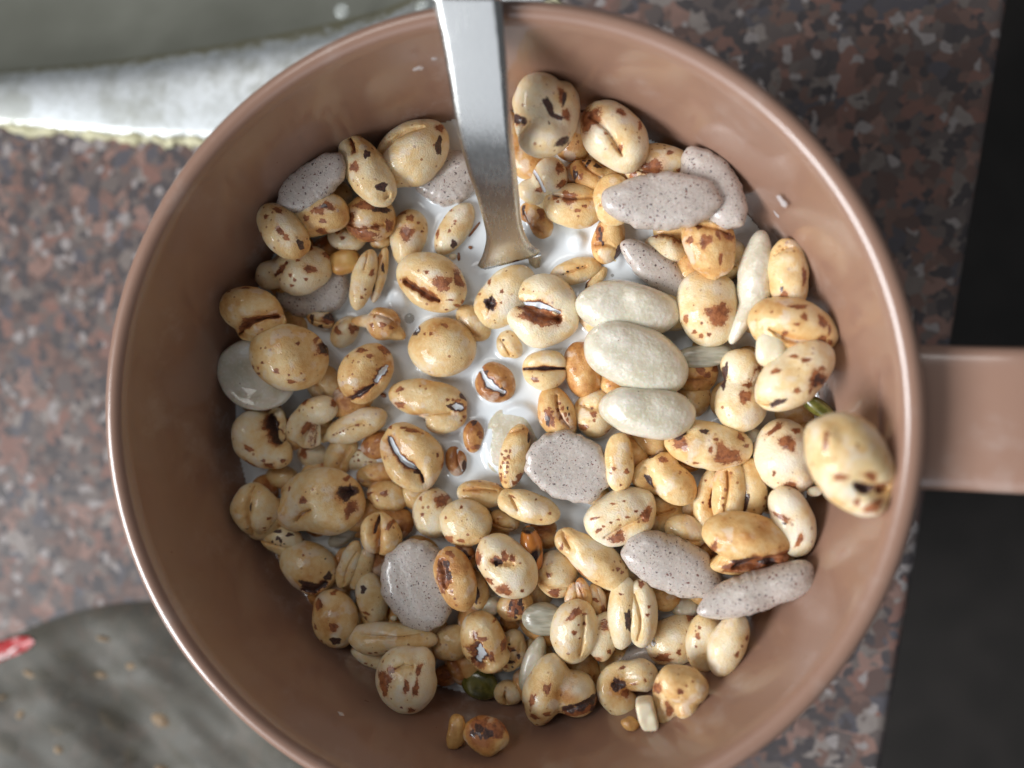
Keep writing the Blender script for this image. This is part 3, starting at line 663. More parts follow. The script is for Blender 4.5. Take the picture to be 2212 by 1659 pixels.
# ---- milk pool, top
K('F', 630, 905, 420, 290, 32, 3.0, 'oval grain with an open slit and a square brown patch left of the milk pool', tone=0.32, c=3.6, s=[(790, 945, 95, 78, 10), (945, 890, 34, 102, -20), (625, 820, 23, 20), (980, 1135, 22), (920, 1170, 27, 15), (860, 1115, 42, 9), (800, 1215, 22, 7)], g=[(355, 905, 730, 1120, 34, .5, 'b')], w=[(700, 850, 120, 60, 20)])
K('F', 370, 405, 210, 315, 12, 0.6, 'milk coated grain with one big torn brown patch left of the pool', tone=0.32, s=[(400, 400, 78, 88), (430, 220, 42, 36), (320, 160, 55, 26), (515, 275, 16), (550, 365, 14)], w=[(450, 480, 90, 80)])
K('F', 870, 330, 320, 160, -55, 0.7, 'slanting milky grain with a trail of brown dots left of the spoon', tone=0.14, s=[(760, 190, 26, 24), (715, 385, 25, 50, 5), (915, 255, 16, 12), (910, 285, 12), (880, 315, 9), (855, 362, 14, 20), (855, 125, 16), (650, 260, 20, 42)], d=[(890, 500, 30, 45, 30)], w=[(950, 180, 120, 90, -50)])
K('F', 1430, 1090, 400, 265, -45, 0.9, 'pale grain with a round dark pit left of the big open mouthed grain', tone=0.16, s=[(1290, 920, 20, 32), (1780, 765, 26, 22), (1570, 715, 56, 9), (1440, 1030, 20), (1430, 1150, 12), (1180, 1050, 18, 14)], d=[(1305, 1155, 68, 78)], g=[(1290, 1150, 1330, 1160, 55, .3, 'd')])
K('Z', 1173, 673, 82, 75, 8, 2.3, 'big pale open mouthed grain with milk inside, at the centre', tone=0.06, c=4.2, g=[(1130, 660, 1207, 690, 12, .55, 'b'), (1126, 656, 1210, 676, 6, .3, 'm')], s=[(1165, 690, 40, 12, 15)])
K('F', 1095, 1370, 235, 155, 45, 0.6, 'small plain tan grain under the pit marked one in the milk', tone=0.5)
K('G', 560, 235, 272, 140, -12, 0.7, 'smooth grain with a dotted seam on the milk right of centre', tone=0.36, g=[(420, 285, 680, 190, 9, .22, 'n')], d=[(480, 250, 16, 12), (590, 210, 16, 10), (430, 278, 8), (640, 195, 7)], s=[(345, 300, 20, 8)])
K('G', 790, 325, 165, 72, -52, 0.4, 'small sliver grain with a dark end near the dotted seam grain', tone=0.36, d=[(660, 395, 34, 34)], s=[(700, 340, 40, 22, -50)])
K('Z', 1313, 520, 34, 52, 12, 1.2, 'orange netted grain standing in the milk below the pale disc', tone=0.5, d=[(1296, 500, 3, 6), (1300, 510, 3, 5), (1298, 520, 4, 6), (1303, 530, 3, 5), (1336, 545, 6, 16, 20)], s=[(1295, 505, 8, 16)])
K('Z', 1249, 521, 17, 20, 0, -0.6, 'single small grain almost covered by milk right of the spoon', tone=0.3)
K('Z', 1323, 560, 22, 20, 0, -0.3, 'sunken pale grain beside the upright netted one', tone=0.25)
G('Z', 1421, 585, 94, 35, 39, 1.8, 'slender dark grey disc on edge beside the milk at the right', c=2.6, hi=6, tilt=-0.1)
W('Z', 1357, 668, 107, 60, 8, 3.8, 'uppermost of the three stacked white oval puffs', c=4.2, hi=6)
W('Z', 1378, 776, 113, 70, 22, 6.0, 'middle and largest of the three stacked white oval puffs', c=4.4, hi=6)
W('Z', 1397, 890, 110, 56, 3, 7.6, 'lowest of the three stacked white oval puffs', c=4.0, hi=6)
K('Z', 1179, 798, 48, 43, 0, 1.6, 'round coffee bean shaped grain at the centre of the milk', tone=0.24, g=[(1133, 797, 1222, 796, 3.4, .5, 'd')], s=[(1158, 818, 8, 5), (1163, 822, 5, 3)])
K('G', 640, 1320, 310, 195, 80, 0.6, 'rough caramel grain between the coffee bean grain and the white puffs', tone=0.75, lump=0.02, c=3.2)
piece('sunflower_kernel', 'Z', 1520, 768, 62, 25, -5, 4.0, 'pale grey sunflower kernel right of the white puffs', 'sunflower kernel', mat='sun', c=1.8, noise=0.03)
K('Z', 1500, 805, 46, 44, 0, 1.4, 'spotted tan grain under the sunflower kernel on the right', tone=0.5, s=[(1478, 752, 12, 6), (1510, 800, 9, 7), (1525, 810, 8, 6), (1545, 795, 10, 8)])
K('Z', 1100, 745, 32, 27, 60, 0.3, 'little pale grain with a wet rim above the coffee bean grain', tone=0.2, d=[(1090, 735, 3, 3)])
K('Z', 955, 752, 80, 64, 14, 1.6, 'broad yellow grain with a round dark hole at its upper left', tone=0.3, c=4.4, d=[(902, 715, 10, 11)], g=[(899, 716, 906, 713, 8, .4, 'd')], s=[(927, 722, 3), (968, 704, 9, 3, 25), (942, 722, 4)], toast=[(940, 716, 34, .35)])
K('J', 580, 545, 460, 205, 8, 2.1, 'long two lobed grain with a blue milk filled hole', tone=0.36, blobs=[(790, 790, 255, 150, -12, -.6)], s=[(315, 430, 56, 26, -15), (305, 600, 56, 36), (135, 580, 22, 52), (830, 545, 18), (885, 545, 16), (940, 555, 22, 14), (340, 750, 102, 14, 3), (985, 740, 16), (960, 780, 12)], d=[(1000, 510, 82, 42, 50), (905, 625, 80, 50)], g=[(880, 620, 950, 635, 48, .4, 'm'), (470, 720, 850, 690, 14, .25, 'n')], w=[(315, 430, 36, 15, -15), (305, 600, 34, 20)])
K('Z', 1068, 826, 46, 40, 45, 0.8, 'burnt orange grain split open with milk inside at the centre', tone=0.74, g=[(1042, 800, 1090, 846, 9, .5, 'm')], d=[(1050, 805, 10, 6), (1088, 846, 8, 12)])
K('J', 405, 1190, 395, 325, 52, 3.0, 'orange grain split lengthwise with milk pooled in the slit', tone=0.42, c=3.8, g=[(200, 975, 470, 1290, 40, .5, 'm'), (470, 1290, 560, 1440, 16, .3, 'd')], s=[(190, 850, 26, 18), (440, 880, 72, 18, 10), (350, 850, 40, 12), (760, 1300, 20, 72), (715, 1150, 12, 30)], d=[(490, 1330, 36, 26), (210, 1000, 45, 60, -30)])
K('J', 1090, 955, 185, 118, 92, 0.7, 'tiny toasted tear shaped seed floating in the milk', tone=0.78, d=[(1105, 800, 36, 28)], s=[(1170, 915, 26), (1180, 955, 20), (1135, 1070, 60, 30), (1040, 1090, 20)])
K('J', 905, 1225, 178, 128, 78, 0.3, 'tiny toasted grain with a dark bite right of the slit grain', tone=0.76, d=[(1005, 1290, 36, 78, 0)], s=[(960, 1060, 50, 18)])
W('J', 1530, 985, 430, 310, -66, 0.1, 'flat white flake floating below the coffee bean grain', c=1.5, hi=6)
K('J', 1540, 1195, 370, 165, 103, 3.6, 'narrow leopard spotted grain lying on the white flake', tone=0.38, s=[(1420, 1140, 20, 16), (1460, 1180, 22, 16), (1500, 1160, 18, 22), (1440, 1230, 20, 16), (1490, 1225, 18, 14), (1410, 1280, 16, 20), (1480, 1330, 22, 16), (1410, 1360, 16), (1490, 1270, 16, 18), (1400, 1415, 24, 30), (1555, 1455, 26, 26), (1610, 1400, 26, 60, 10), (1470, 1100, 20, 14), (1515, 1100, 12, 22)], d=[(1710, 960, 16, 60, 5)], g=[(1500, 910, 1700, 880, 10, .2, 'n')])
K('Z', 1205, 893, 56, 40, 68, 1.7, 'arched orange grain with rows of dark dots right of the flake', tone=0.6, s=[(1190, 880, 4, 3), (1194, 887, 5, 3), (1185, 893, 7, 12), (1192, 905, 9, 14), (1210, 870, 5, 3), (1218, 880, 3, 4), (1224, 893, 3, 5), (1228, 905, 3, 5), (1208, 884, 4), (1214, 900, 4, 5)], d=[(1186, 906, 5, 12), (1231, 893, 2, 4), (1228, 880, 2, 4)])
G('Z', 1229, 1008, 92, 74, 14, 4.2, 'round grey speckled disc just right of centre', c=2.6, cup=0.8, hi=6)
K('Z', 1285, 893, 44, 52, 0, 0.8, 'brown flecked grain behind the round central grey disc', tone=0.26, s=[(1285, 892, 6, 6), (1262, 920, 10, 6), (1322, 935, 10, 8), (1285, 905, 3), (1280, 880, 3)])
K('I', 1650, 1075, 262, 140, 8, 0.2, 'flat pale grain with many small freckles sunk in milk', tone=0.05, c=1.8, s=[(1430, 1030, 16), (1475, 1090, 26, 24), (1590, 1025, 20, 14), (1655, 1065, 16), (1780, 1088, 28, 9), (1500, 1020, 15, 10), (1640, 1010, 12, 8), (1810, 1158, 18, 9), (1745, 1180, 14, 10), (1860, 1155, 14, 8), (1650, 955, 34, 14), (1420, 1125, 14), (1605, 1075, 9)])
# ---- left and lower left
K('I', 500, 870, 350, 270, 62, 4.6, 'c shaped grain with a deep brown hollow at the left wall', tone=0.14, blobs=[(720, 1020, 165, 180, 0, -.3), (690, 700, 130, 200, 0, -1)], g=[(620, 600, 735, 880, 52, .62, 'd')], s=[(310, 540, 32, 26), (235, 775, 23), (495, 930, 52, 28, 25), (455, 1125, 80, 44, 25), (670, 1130, 52, 34), (810, 1075, 32, 24), (195, 730, 15, 52), (630, 1070, 22), (760, 850, 50, 30)])
K('I', 1150, 530, 245, 160, -8, 4.2, 'kidney shaped grain bent round a brown hollow at the left', tone=0.14, blobs=[(935, 700, 140, 190, 18, 0), (1060, 875, 150, 62, -8, -.4)], k=5, s=[(1045, 435, 46, 28, -10), (1070, 680, 52, 30, -10), (1040, 775, 42), (840, 640, 26, 112, 10), (1155, 492, 13), (1360, 440, 32, 50), (1090, 920, 55, 22, -10)], d=[], g=[(1080, 780, 1200, 730, 50, .5, 'b')])
K('I', 1590, 700, 385, 178, -20, 2.2, 'long pale grain with a stitched line of dots left of the pool', tone=0.24, blobs=[(1225, 845, 45, 40)], s=[(1460, 762, 15, 10), (1500, 745, 11), (1650, 682, 27, 13), (1610, 725, 8), (1525, 540, 38, 20), (1550, 728, 6), (1380, 790, 14, 6), (1420, 775, 10, 6)], g=[(1380, 795, 1700, 660, 6, .12, 'n')])
K('I', 1130, 1010, 205, 175, 0, -0.2, 'dim milk covered grain under the kidney shaped one', tone=0.1, s=[(1060, 985, 46, 60), (1070, 925, 62, 26), (1320, 1070, 18, 30)])
K('Z', 553, 1099, 59, 53, 84, 6.0, 'smooth round grain with a soft central crease at the left wall', tone=0.24, g=[(553, 1050, 556, 1152, 6, .34, 'n')], s=[(592, 1115, 3), (583, 1135, 3, 2)], d=[(554, 1090, 2.5, 10)])
K('Z', 698, 1081, 91, 73, 8, 4.4, 'big bumpy grain with a black hole on its right, lower left', tone=0.36, c=5.0, blobs=[(640, 1110, 34, 34, 0, -.5)], g=[(753, 1062, 765, 1062, 12, .5, 'd'), (655, 1118, 690, 1092, 2.5, .2, 'n')], d=[(757, 1060, 21, 17)], s=[(678, 1071, 10, 8), (641, 1049, 3, 5), (634, 1026, 6, 3), (752, 1032, 5), (777, 1035, 5, 3), (768, 1093, 10, 18, 15), (617, 1057, 3)])
K('Z', 838, 1071, 49, 37, 8, 1.6, 'glossy tan grain with two rust spots below the slit grain', tone=0.56, s=[(839, 1061, 9, 6), (803, 1083, 8, 7), (825, 1075, 3), (805, 1063, 10, 3, -30)])
K('Z', 612, 1031, 36, 26, 10, 0.6, 'small plain grain low in the gap at the left', tone=0.4)
K('M', 325, 425, 285, 175, 15, 4.0, 'grain with a cluster of dark holes below the creased round one', tone=0.26, d=[(360, 322, 56, 20), (375, 390, 32, 22), (480, 362, 36, 20), (310, 430, 17), (405, 420, 20, 30), (235, 355, 30, 18), (340, 460, 10), (395, 470, 12, 8), (435, 455, 14, 8)], s=[(190, 515, 30, 14, 15), (520, 330, 14)])
K('M', 650, 745, 335, 280, 30, 4.0, 'round smooth grain with a torn dark underside, lower left wall', tone=0.28, s=[(660, 570, 10)], d=[(740, 900, 130, 62, 20), (900, 820, 38, 58, 20), (730, 980, 62, 30), (860, 633, 9)], g=[(620, 960, 860, 890, 40, .3, 'd')], toast=[(700, 840, 160, .35)])
piece('seed_husk', 'M', 1080, 360, 255, 105, -35, 1.0, 'pale striped seed husk sunk between the lower left grains', 'seed husk', mat='sun', c=1.8, noise=0.03)
K('M', 1450, 375, 235, 225, 0, 5.0, 'round twin lobed grain with a centre slit beside the husk', tone=0.34, g=[(1430, 170, 1410, 600, 20, .55, 'n'), (1432, 190, 1418, 330, 12, .3, 'd')], s=[(1583, 250, 26, 56, 20), (1245, 325, 12, 18), (1270, 375, 8)])
K('M', 1090, 725, 290, 118, 112, 4.2, 'long smooth lobe lying left of the lower grey disc', tone=0.22)
K('M', 1235, 750, 275, 108, 112, 3.4, 'second slim lobe pressed against the first, left of the grey disc', tone=0.36, d=[(1185, 700, 16, 130, 25)])
K('M', 1355, 1105, 300, 178, 78, 3.6, 'upright grain with one dark eye against the lower grey disc', tone=0.24, s=[(1330, 1210, 52, 18, 15), (1290, 1290, 36), (1200, 1080, 15, 42), (1205, 1150, 12, 24)], d=[(1295, 952, 36, 48)], w=[(1295, 952, 50, 66)])
K('M', 940, 1320, 335, 265, 76, 6.0, 'glossy golden grain with violet spots at the lower left wall', tone=0.48, s=[(815, 1110, 55), (715, 1190, 22, 46), (790, 1345, 24, 36), (1010, 1330, 42, 50), (845, 1510, 22), (945, 1010, 30, 16), (890, 1555, 14)], d=[(1015, 1490, 60, 56)], w=[(830, 1060, 110, 50), (1020, 1420, 50, 50)])
piece('crumb', 'M', 1590, 1310, 42, 32, 0, 4.2, 'small cream crumb at the lower left edge of the grey disc', 'crumb', mat='nut')
G('Z', 903, 1262, 104, 84, 72, 5.2, 'big round grey speckled disc, lower left of centre', c=3.0, hi=6)
K('N', 1160, 600, 365, 215, 74, 8.0, 'broken orange grain with an open grey hollow on the big grey disc', tone=0.62, g=[(1040, 400, 1080, 640, 55, .35, 'b')], d=[(1090, 410, 50, 50), (1120, 520, 40, 60)], s=[(1040, 520, 70, 130, 8), (1050, 690, 30, 50), (1190, 770, 16), (1120, 300, 60, 24, 20), (1160, 690, 18)], noise=0.045)
K('N', 1270, 330, 120, 150, -30, 5.0, 'dark brown shelled fragment behind the broken orange grain', tone=0.7, d=[(1280, 330, 60, 100, -40)], s=[(1220, 260, 60, 40)])
K('Z', 1004, 1130, 59, 54, 10, 5.0, 'plump yellow grain with a brown spot above the broken orange one', tone=0.2, s=[(975, 1159, 12, 9), (1003, 1160, 8, 4), (970, 1112, 3), (1003, 1090, 3)])
K('Z', 936, 1108, 53, 47, 85, 1.8, 'pale wet grain with a torn brown patch left of the plump yellow one', tone=0.14, s=[(960, 1077, 13, 12), (922, 1104, 4, 5), (915, 1072, 4, 4)])
K('Z', 1040, 1068, 54, 31, 2, 2.4, 'smooth tan grain at the lower edge of the milk pool', tone=0.36, d=[(1085, 1050, 8, 2, 15)])
K('Z', 1146, 1098, 65, 33, 14, 5.0, 'smooth slanted grain with a curled flap below the central disc', tone=0.26, blobs=[(1094, 1082, 15, 22, 20, -.4)], g=[(1103, 1068, 1120, 1098, 2.2, .3, 'n')], s=[(1110, 1070, 6, 2, 20), (1160, 1075, 2), (1190, 1105, 3)])
K('Z', 1088, 1125, 34, 24, 20, 2.2, 'small tan grain in the shade above the amber seed', tone=0.4)
K('N', 1725, 440, 365, 290, 48, 6.8, 'cream grain with a star shaped brown ring, lower middle', tone=0.1, blobs=[(1830, 590, 230, 190, 0, .2)], s=[(1440, 340, 40, 92, 10), (1565, 575, 52, 36, 10), (1730, 665, 92, 62), (1930, 675, 20), (1740, 305, 36, 62), (1820, 330, 32, 40), (1650, 340, 60, 50)], d=[(1665, 360, 50, 44)], w=[(1730, 650, 44, 34)], g=[(1640, 370, 1830, 380, 26, .25, 'n')])
piece('amber_seed', 'N', 2008, 255, 255, 128, 80, 5.2, 'dark tipped amber tear shaped seed standing at lower middle', 'seed', mat='amber', c=2.2, d=[(2060, 330, 40, 110, 15), (1960, 40, 120, 30)], hi=5)
K('N', 1420, 720, 120, 200, -10, 3.6, 'dim grain with a square dark patch behind the star ringed one', tone=0.38, d=[(1412, 735, 44, 105)])
W('N', 1530, 900, 150, 110, -20, 2.6, 'small white puff fragment in the gap below the star ringed grain', c=1.8)
K('N', 1830, 890, 200, 170, -25, 3.8, 'netted orange grain below the star ringed grain', tone=0.55, d=[(1800, 830, 22, 28), (1900, 820, 28, 40), (1860, 910, 24, 40), (1790, 880, 12, 30), (1850, 980, 20, 26), (1930, 880, 16, 30)], s=[(1850, 880, 90, 100)])
piece('sunflower_kernel', 'Z', 1176, 1337, 51, 36, 2, 5.2, 'flat grey sunflower kernel at lower middle', 'sunflower kernel', mat='sun', c=1.9, noise=0.03, pw=2.5)
K('N', 500, 1240, 500, 150, 2, 6.6, 'long sausage shaped plain grain below the lower grey disc', tone=0.24, c=3.0, blobs=[(250, 1290, 230, 130, 8)], s=[(275, 1362, 22, 11), (330, 1360, 20, 11), (455, 1356, 40, 12), (545, 1350, 10), (620, 1340, 20, 8)])
K('N', 280, 1470, 270, 110, 18, 4.2, 'paler underside lobe below the sausage shaped grain', tone=0.12, s=[(120, 1510, 16), (200, 1500, 20, 10), (270, 1520, 14), (150, 1560, 10)])
K('Z', 877, 1466, 70, 66, 50, 6.2, 'cream grain with brown windows at the bottom left wall', tone=0.06, blobs=[(910, 1432, 30, 30, 0, -.5)], s=[(845, 1448, 18, 17), (858, 1430, 10, 7), (893, 1461, 6, 14), (911, 1468, 6, 15, 10), (913, 1435, 5, 10), (881, 1506, 3), (900, 1516, 8, 7), (846, 1470, 8, 14)], g=[(870, 1428, 900, 1428, 5, .25, 'n')])
K('Z', 976, 1388, 46, 38, -25, 3.4, 'plain smooth grain right of the sausage shaped one', tone=0.32)
K('O', 520, 640, 155, 115, -20, 1.6, 'dark toasted grain low in the bottom gap', tone=0.85, s=[(540, 600, 90, 60)])
K('N', 1485, 1290, 320, 270, 78, 6.4, 'tan grain with a square opening full of milk, bottom centre', tone=0.36, c=4.4, blobs=[(1600, 1510, 190, 90, -20)], g=[(1450, 1260, 1430, 1460, 85, .45, 'b'), (1480, 1270, 1440, 1450, 70, .10, 'm')], s=[(1715, 1290, 28, 58), (1635, 1042, 36, 20), (1420, 1160, 32, 52, 10), (1600, 1380, 30, 60), (1500, 1190, 60, 24)], d=[(1485, 1310, 14, 24, 30)])
K('N', 1790, 1390, 230, 165, -68, 2.8, 'heavily dotted grain behind the milk filled one', tone=0.3, d=[(1790, 1470, 50, 26), (1760, 1370, 16), (1830, 1340, 30, 14), (1700, 1600, 20, 30), (1740, 1580, 12), (1880, 1420, 20, 30), (1690, 1560, 10), (1810, 1540, 16), (1780, 1270, 20, 12)], s=[(1780, 1330, 60, 30), (1720, 1520, 40, 26)])
piece('pumpkin_seed', 'Z', 1038, 1478, 43, 33, 15, 2.2, 'dark green pumpkin seed in the gap at the bottom of the mug', 'pumpkin seed', mat='pump', c=1.7, noise=0.03)
K('O', 1210, 832, 172, 142, 0, 3.2, 'small round grain with a short upright crease at the bottom', tone=0.24, g=[(1175, 790, 1185, 950, 14, .5, 'n')], d=[(1170, 870, 9, 50)])
K('O', 1610, 800, 420, 240, 106, 5.6, 'large blotched grain at the bottom wall', tone=0.28, c=4.6, blobs=[(1950, 860, 270, 260, 0, -.4)], s=[(1655, 680, 42, 46), (1490, 810, 30, 72, 20), (1510, 1000, 52, 36), (1650, 960, 36, 30), (1655, 1115, 36, 30), (1380, 950, 20, 42), (2000, 960, 240, 60, -18)], d=[(1880, 930, 80, 60), (2010, 910, 70, 60), (2110, 870, 70, 50), (2150, 980, 50, 34)], g=[(1860, 960, 2190, 860, 30, .15, 'n')], w=[(1990, 720, 110, 70)], toast=[(1850, 760, 160, .4)])
W('O', 1470, 500, 335, 120, 108, 4.6, 'white flake standing beside the blotched bottom grain', c=2.2)
piece('toasted_husk', 'O', 622, 1260, 205, 105, 98, 9.4, 'thin toasted husk stuck to the bottom wall', 'husk', mat='shell', c=1.4, pw=2.6, noise=0.06, lump=0.04)
K('O', 950, 1300, 268, 205, 6, 9.4, 'grain toasted dark on top and stuck alone to the bottom wall', tone=0.3, toast=[(930, 1200, 230, .9)], d=[(895, 1180, 50, 44), (830, 1215, 36), (1000, 1215, 62, 44), (925, 1240, 20, 30)], s=[(1090, 1180, 110, 50), (900, 1150, 90, 40), (1100, 1240, 60, 30)], w=[(1000, 1110, 50, 24)])
# ---- right half
K('K', 1745, 500, 432, 260, 8, 6.2, 'oval grain with a violet centred brown patch, right of centre', tone=0.28, s=[(1440, 470, 72, 60), (1930, 590, 132, 92, 15), (1750, 520, 20, 32), (1810, 410, 27, 15), (2090, 400, 47, 26, 40), (2150, 490, 34, 20), (1600, 680, 30, 12)], d=[(1415, 375, 95, 40, -25), (1690, 330, 52, 26)], w=[(1930, 590, 52, 44)], g=[(1340, 410, 1500, 340, 22, .3, 'n')])
K('K', 765, 710, 322, 150, 88, 5.4, 'sliced upright grain with one flat side beside the central grey disc', tone=0.38, pw=2.4, s=[(710, 740, 26, 20), (850, 770, 26, 30), (830, 1000, 54, 20, -20), (675, 790, 14), (785, 925, 16, 12)])
K('K', 1370, 930, 270, 205, 40, 4.8, 'irregular open grain with a curved dark seam, right of centre', tone=0.46, blobs=[(1180, 740, 250, 150, -30, -.6), (1090, 920, 190, 110, 30, -.8)], k=5, s=[(1250, 650, 62, 30), (1000, 660, 42, 26)], d=[(1095, 880, 32, 92, -28), (1130, 610, 92, 22, -25)], g=[(1060, 740, 1150, 970, 26, .4, 'n')])
K('K', 765, 1310, 350, 265, -28, 5.2, 'blocky pale grain with square brown windows and a stitched line', tone=0.1, pw=2.9, noise=0.05, blobs=[(1020, 1150, 140, 160, 0)], s=[(750, 1480, 98, 56, -30), (1062, 1235, 52, 90, 25), (545, 1400, 37, 18, -35), (600, 1352, 18, 12), (680, 1308, 18, 12), (760, 1275, 18, 10), (860, 1250, 22, 11), (950, 1190, 22, 14), (500, 1270, 52, 13, -20), (700, 1110, 30, 8), (820, 1080, 20, 7)], w=[(640, 1550, 150, 120), (1020, 1200, 60, 60)])
K('Z', 1482, 1147, 46, 32, 18, 4.2, 'small plain egg shaped grain above the lower right grey disc', tone=0.32, s=[(1446, 1158, 8, 6)])
K('Z', 1422, 1112, 56, 46, 0, 0.6, 'dim shaded grain behind the blocky pale one', tone=0.34)
K('L', 350, 850, 365, 125, 100, 3.8, 'narrow grain with a rusty slit left of the crossed pair', tone=0.3, s=[(300, 840, 14), (330, 600, 12), (470, 520, 28, 12)], g=[(420, 720, 385, 890, 18, .4, 'b')])
K('L', 600, 740, 360, 175, 96, 6.2, 'tall yellow lobe with a dotted row, lower right', tone=0.36, s=[(540, 690, 16, 20), (515, 780, 16, 12), (515, 860, 16, 24)], c=3.0)
K('L', 850, 695, 310, 155, 84, 5.8, 'shorter yellow lobe facing the dotted one across a dark slit', tone=0.42, s=[(985, 790, 12, 20), (970, 880, 10, 14), (950, 980, 30, 14)], d=[(750, 850, 40, 150, 8)], w=[(745, 960, 34, 60)])
K('H', 1025, 450, 430, 285, 14, 6.2, 'round tan grain with many brown spots at the right wall', tone=0.44, c=4.8, s=[(1085, 340, 32, 36), (1290, 390, 42, 66, -20), (885, 515, 27, 30), (1290, 600, 52, 56), (1390, 610, 24, 30), (1035, 228, 92, 26), (1000, 420, 27, 15), (1370, 480, 15, 52), (1340, 650, 30, 14)], w=[(1180, 640, 110, 40)])
piece('nut_chunk', 'H', 770, 680, 185, 145, 88, 11.8, 'creamy white nut chunk on the right pile', 'nut chunk', mat='nut', pw=2.5, noise=0.07)
K('H', 1035, 995, 465, 285, -40, 12.6, 'upper right wall grain with a violet oval at one end and a wrinkled patch', tone=0.16, d=[(835, 1262, 82, 34, -25), (1240, 1000, 36, 46), (1310, 1030, 30, 40), (1220, 1070, 20, 26)], s=[(1020, 1130, 36, 30), (1000, 760, 42, 20), (1110, 800, 46, 22), (800, 920, 48, 20, -20), (1290, 890, 38, 20), (1190, 1000, 26, 40), (1170, 1130, 16, 40, 20), (1250, 1010, 100, 80)], g=[(635, 1265, 790, 1290, 12, .3, 'n')], c=4.0)
K('H', 450, 1290, 250, 275, 0, 6.2, 'two lobed pale grain with brown squares on the right pile', tone=0.14, blobs=[(470, 870, 220, 205, 0, -.2)], k=4, s=[(470, 1195, 58, 62), (540, 930, 30, 26), (635, 910, 54, 32, 45), (510, 1075, 50, 26)], d=[(255, 980, 44, 150, 8)])
piece('pumpkin_seed', 'H', 1300, 1320, 205, 88, 34, 2.8, 'olive green pumpkin seed in the dark gap at the right wall', 'pumpkin seed', mat='pump', c=1.7, noise=0.03)
W('L', 870, 130, 130, 95, 40, 3.6, 'small white puff in the gap on the right pile', c=2.0)
K('L', 1215, 350, 375, 295, 78, 6.8, 'white coated grain with orange blots next to the biggest grain', tone=0.02, c=4.6, blobs=[(1350, 560, 180, 170, 0, -.2)], s=[(1190, 170, 78, 82, -40), (1300, 45, 42, 23), (1245, 650, 88, 52, 40), (1080, 30, 92, 20, -40), (1050, 500, 14, 30)], w=[(1180, 380, 120, 160, 20)])
K('Z', 1838, 1000, 104, 80, 74, 24.0, 'biggest glossy grain resting high on the right wall by the handle', tone=0.26, c=5.0, blobs=[(1868, 1084, 34, 30, 0, -.4), (1780, 945, 26, 30, 0, -.8)], d=[(1846, 1043, 24, 11, 18)], g=[(1838, 1042, 1856, 1046, 9, .3, 'd'), (1880, 1050, 1905, 1046, 4, .3, 'n')], s=[(1859, 1018, 14, 8, 35), (1886, 1046, 12, 12), (1868, 1083, 20, 9, -35), (1836, 1076, 6, 8), (1797, 1020, 12, 7), (1769, 949, 4, 16), (1773, 932, 4)], w=[(1822, 1050, 14, 18)])
piece('crumb', 'L', 1545, 735, 80, 55, -10, 9.0, 'little pale crumb below the biggest grain', 'crumb', mat='nut')
K('L', 1300, 1080, 380, 225, 74, 4.6, 'whitish knobbly grain at the lower right wall', tone=0.02, blobs=[(1230, 850, 180, 150)], s=[(1150, 985, 82, 28, 20), (1335, 1230, 25, 72, 15)], d=[(1170, 1050, 24, 14)], w=[(1230, 850, 130, 100), (1350, 1150, 120, 160)])
K('L', 810, 1260, 455, 265, 8, 10.2, 'large brown tinged grain with a long torn cavity, lower right', tone=0.5, c=4.8, blobs=[(760, 1560, 330, 110, -4, -2.0), (1180, 1440, 120, 110, 0, -.8)], k=4, s=[(415, 1320, 30, 92, 10), (900, 1530, 330, 70, -12), (640, 1560, 120, 60, -20)], d=[(740, 1480, 130, 60, -28), (1020, 1500, 90, 40)], g=[(650, 1570, 1230, 1430, 60, .45, 'b')], w=[(1060, 1500, 50, 30)])
G('Q', 520, 710, 560, 305, 24, 6.6, 'oval grey speckled disc in the lower right pile', c=3.4, hi=6)
G('Q', 1420, 1020, 630, 215, -20, 8.2, 'curled grey disc lying against the lower right wall', c=3.2, hi=6, blobs=[(1750, 870, 300, 130, -32)], lump=0.03)
K('Pp', 1715, 1010, 345, 195, 98, 9.0, 'left half of the open grain below the curled grey disc', tone=0.24, s=[(1640, 815, 16), (1620, 900, 23, 30), (1600, 1010, 12), (1600, 850, 8)], d=[(1835, 940, 40, 150, 12)])
K('Pp', 1975, 1040, 350, 185, 112, 6.2, 'right half of the open grain at the lower right wall', tone=0.24, s=[(2165, 940, 18, 30), (2050, 1100, 22, 36, 20), (2105, 1010, 14)])
W('Pp', 1480, 620, 160, 120, -10, 0.8, 'dim white puff in the deep gap under the oval grey disc', c=2.0)
K('Pp', 1400, 980, 335, 255, -28, 2.8, 'wet grain lying sideways under foam bubbles, lower right', tone=0.18, s=[(1560, 720, 46, 32), (1235, 1125, 82, 50, -20), (1410, 1040, 22, 36), (1510, 850, 16)])
K('Pp', 812, 715, 385, 172, 92, 6.2, 'left lobe of the upright bean like grain, lower middle right', tone=0.14, c=3.2, s=[(790, 440, 30, 10)], d=[(868, 720, 36, 118, -6)])
K('Pp', 1008, 705, 380, 182, 86, 6.6, 'right lobe of the upright bean like grain', tone=0.16, c=3.4, s=[(1075, 655, 20, 18), (1090, 570, 14), (1005, 355, 28, 24)])
K('Pp', 270, 890, 340, 255, 96, 6.8, 'cream grain with pale rust dots left of the bean like one', tone=0.16, blobs=[(600, 980, 290, 150, 100, -.9)], k=5, s=[(280, 650, 90, 34, -40), (600, 800, 42, 82), (510, 1230, 62, 50), (660, 1110, 22, 32), (285, 840, 26, 30), (390, 765, 18, 22), (390, 665, 26, 15), (340, 910, 12), (330, 760, 10)])
K('Pp', 245, 520, 165, 75, 98, 5.0, 'thin orange lobe poking up behind the rust dotted grain', tone=0.56)
K('Pp', 370, 470, 175, 78, 74, 5.4, 'second thin orange lobe behind the rust dotted grain', tone=0.58)
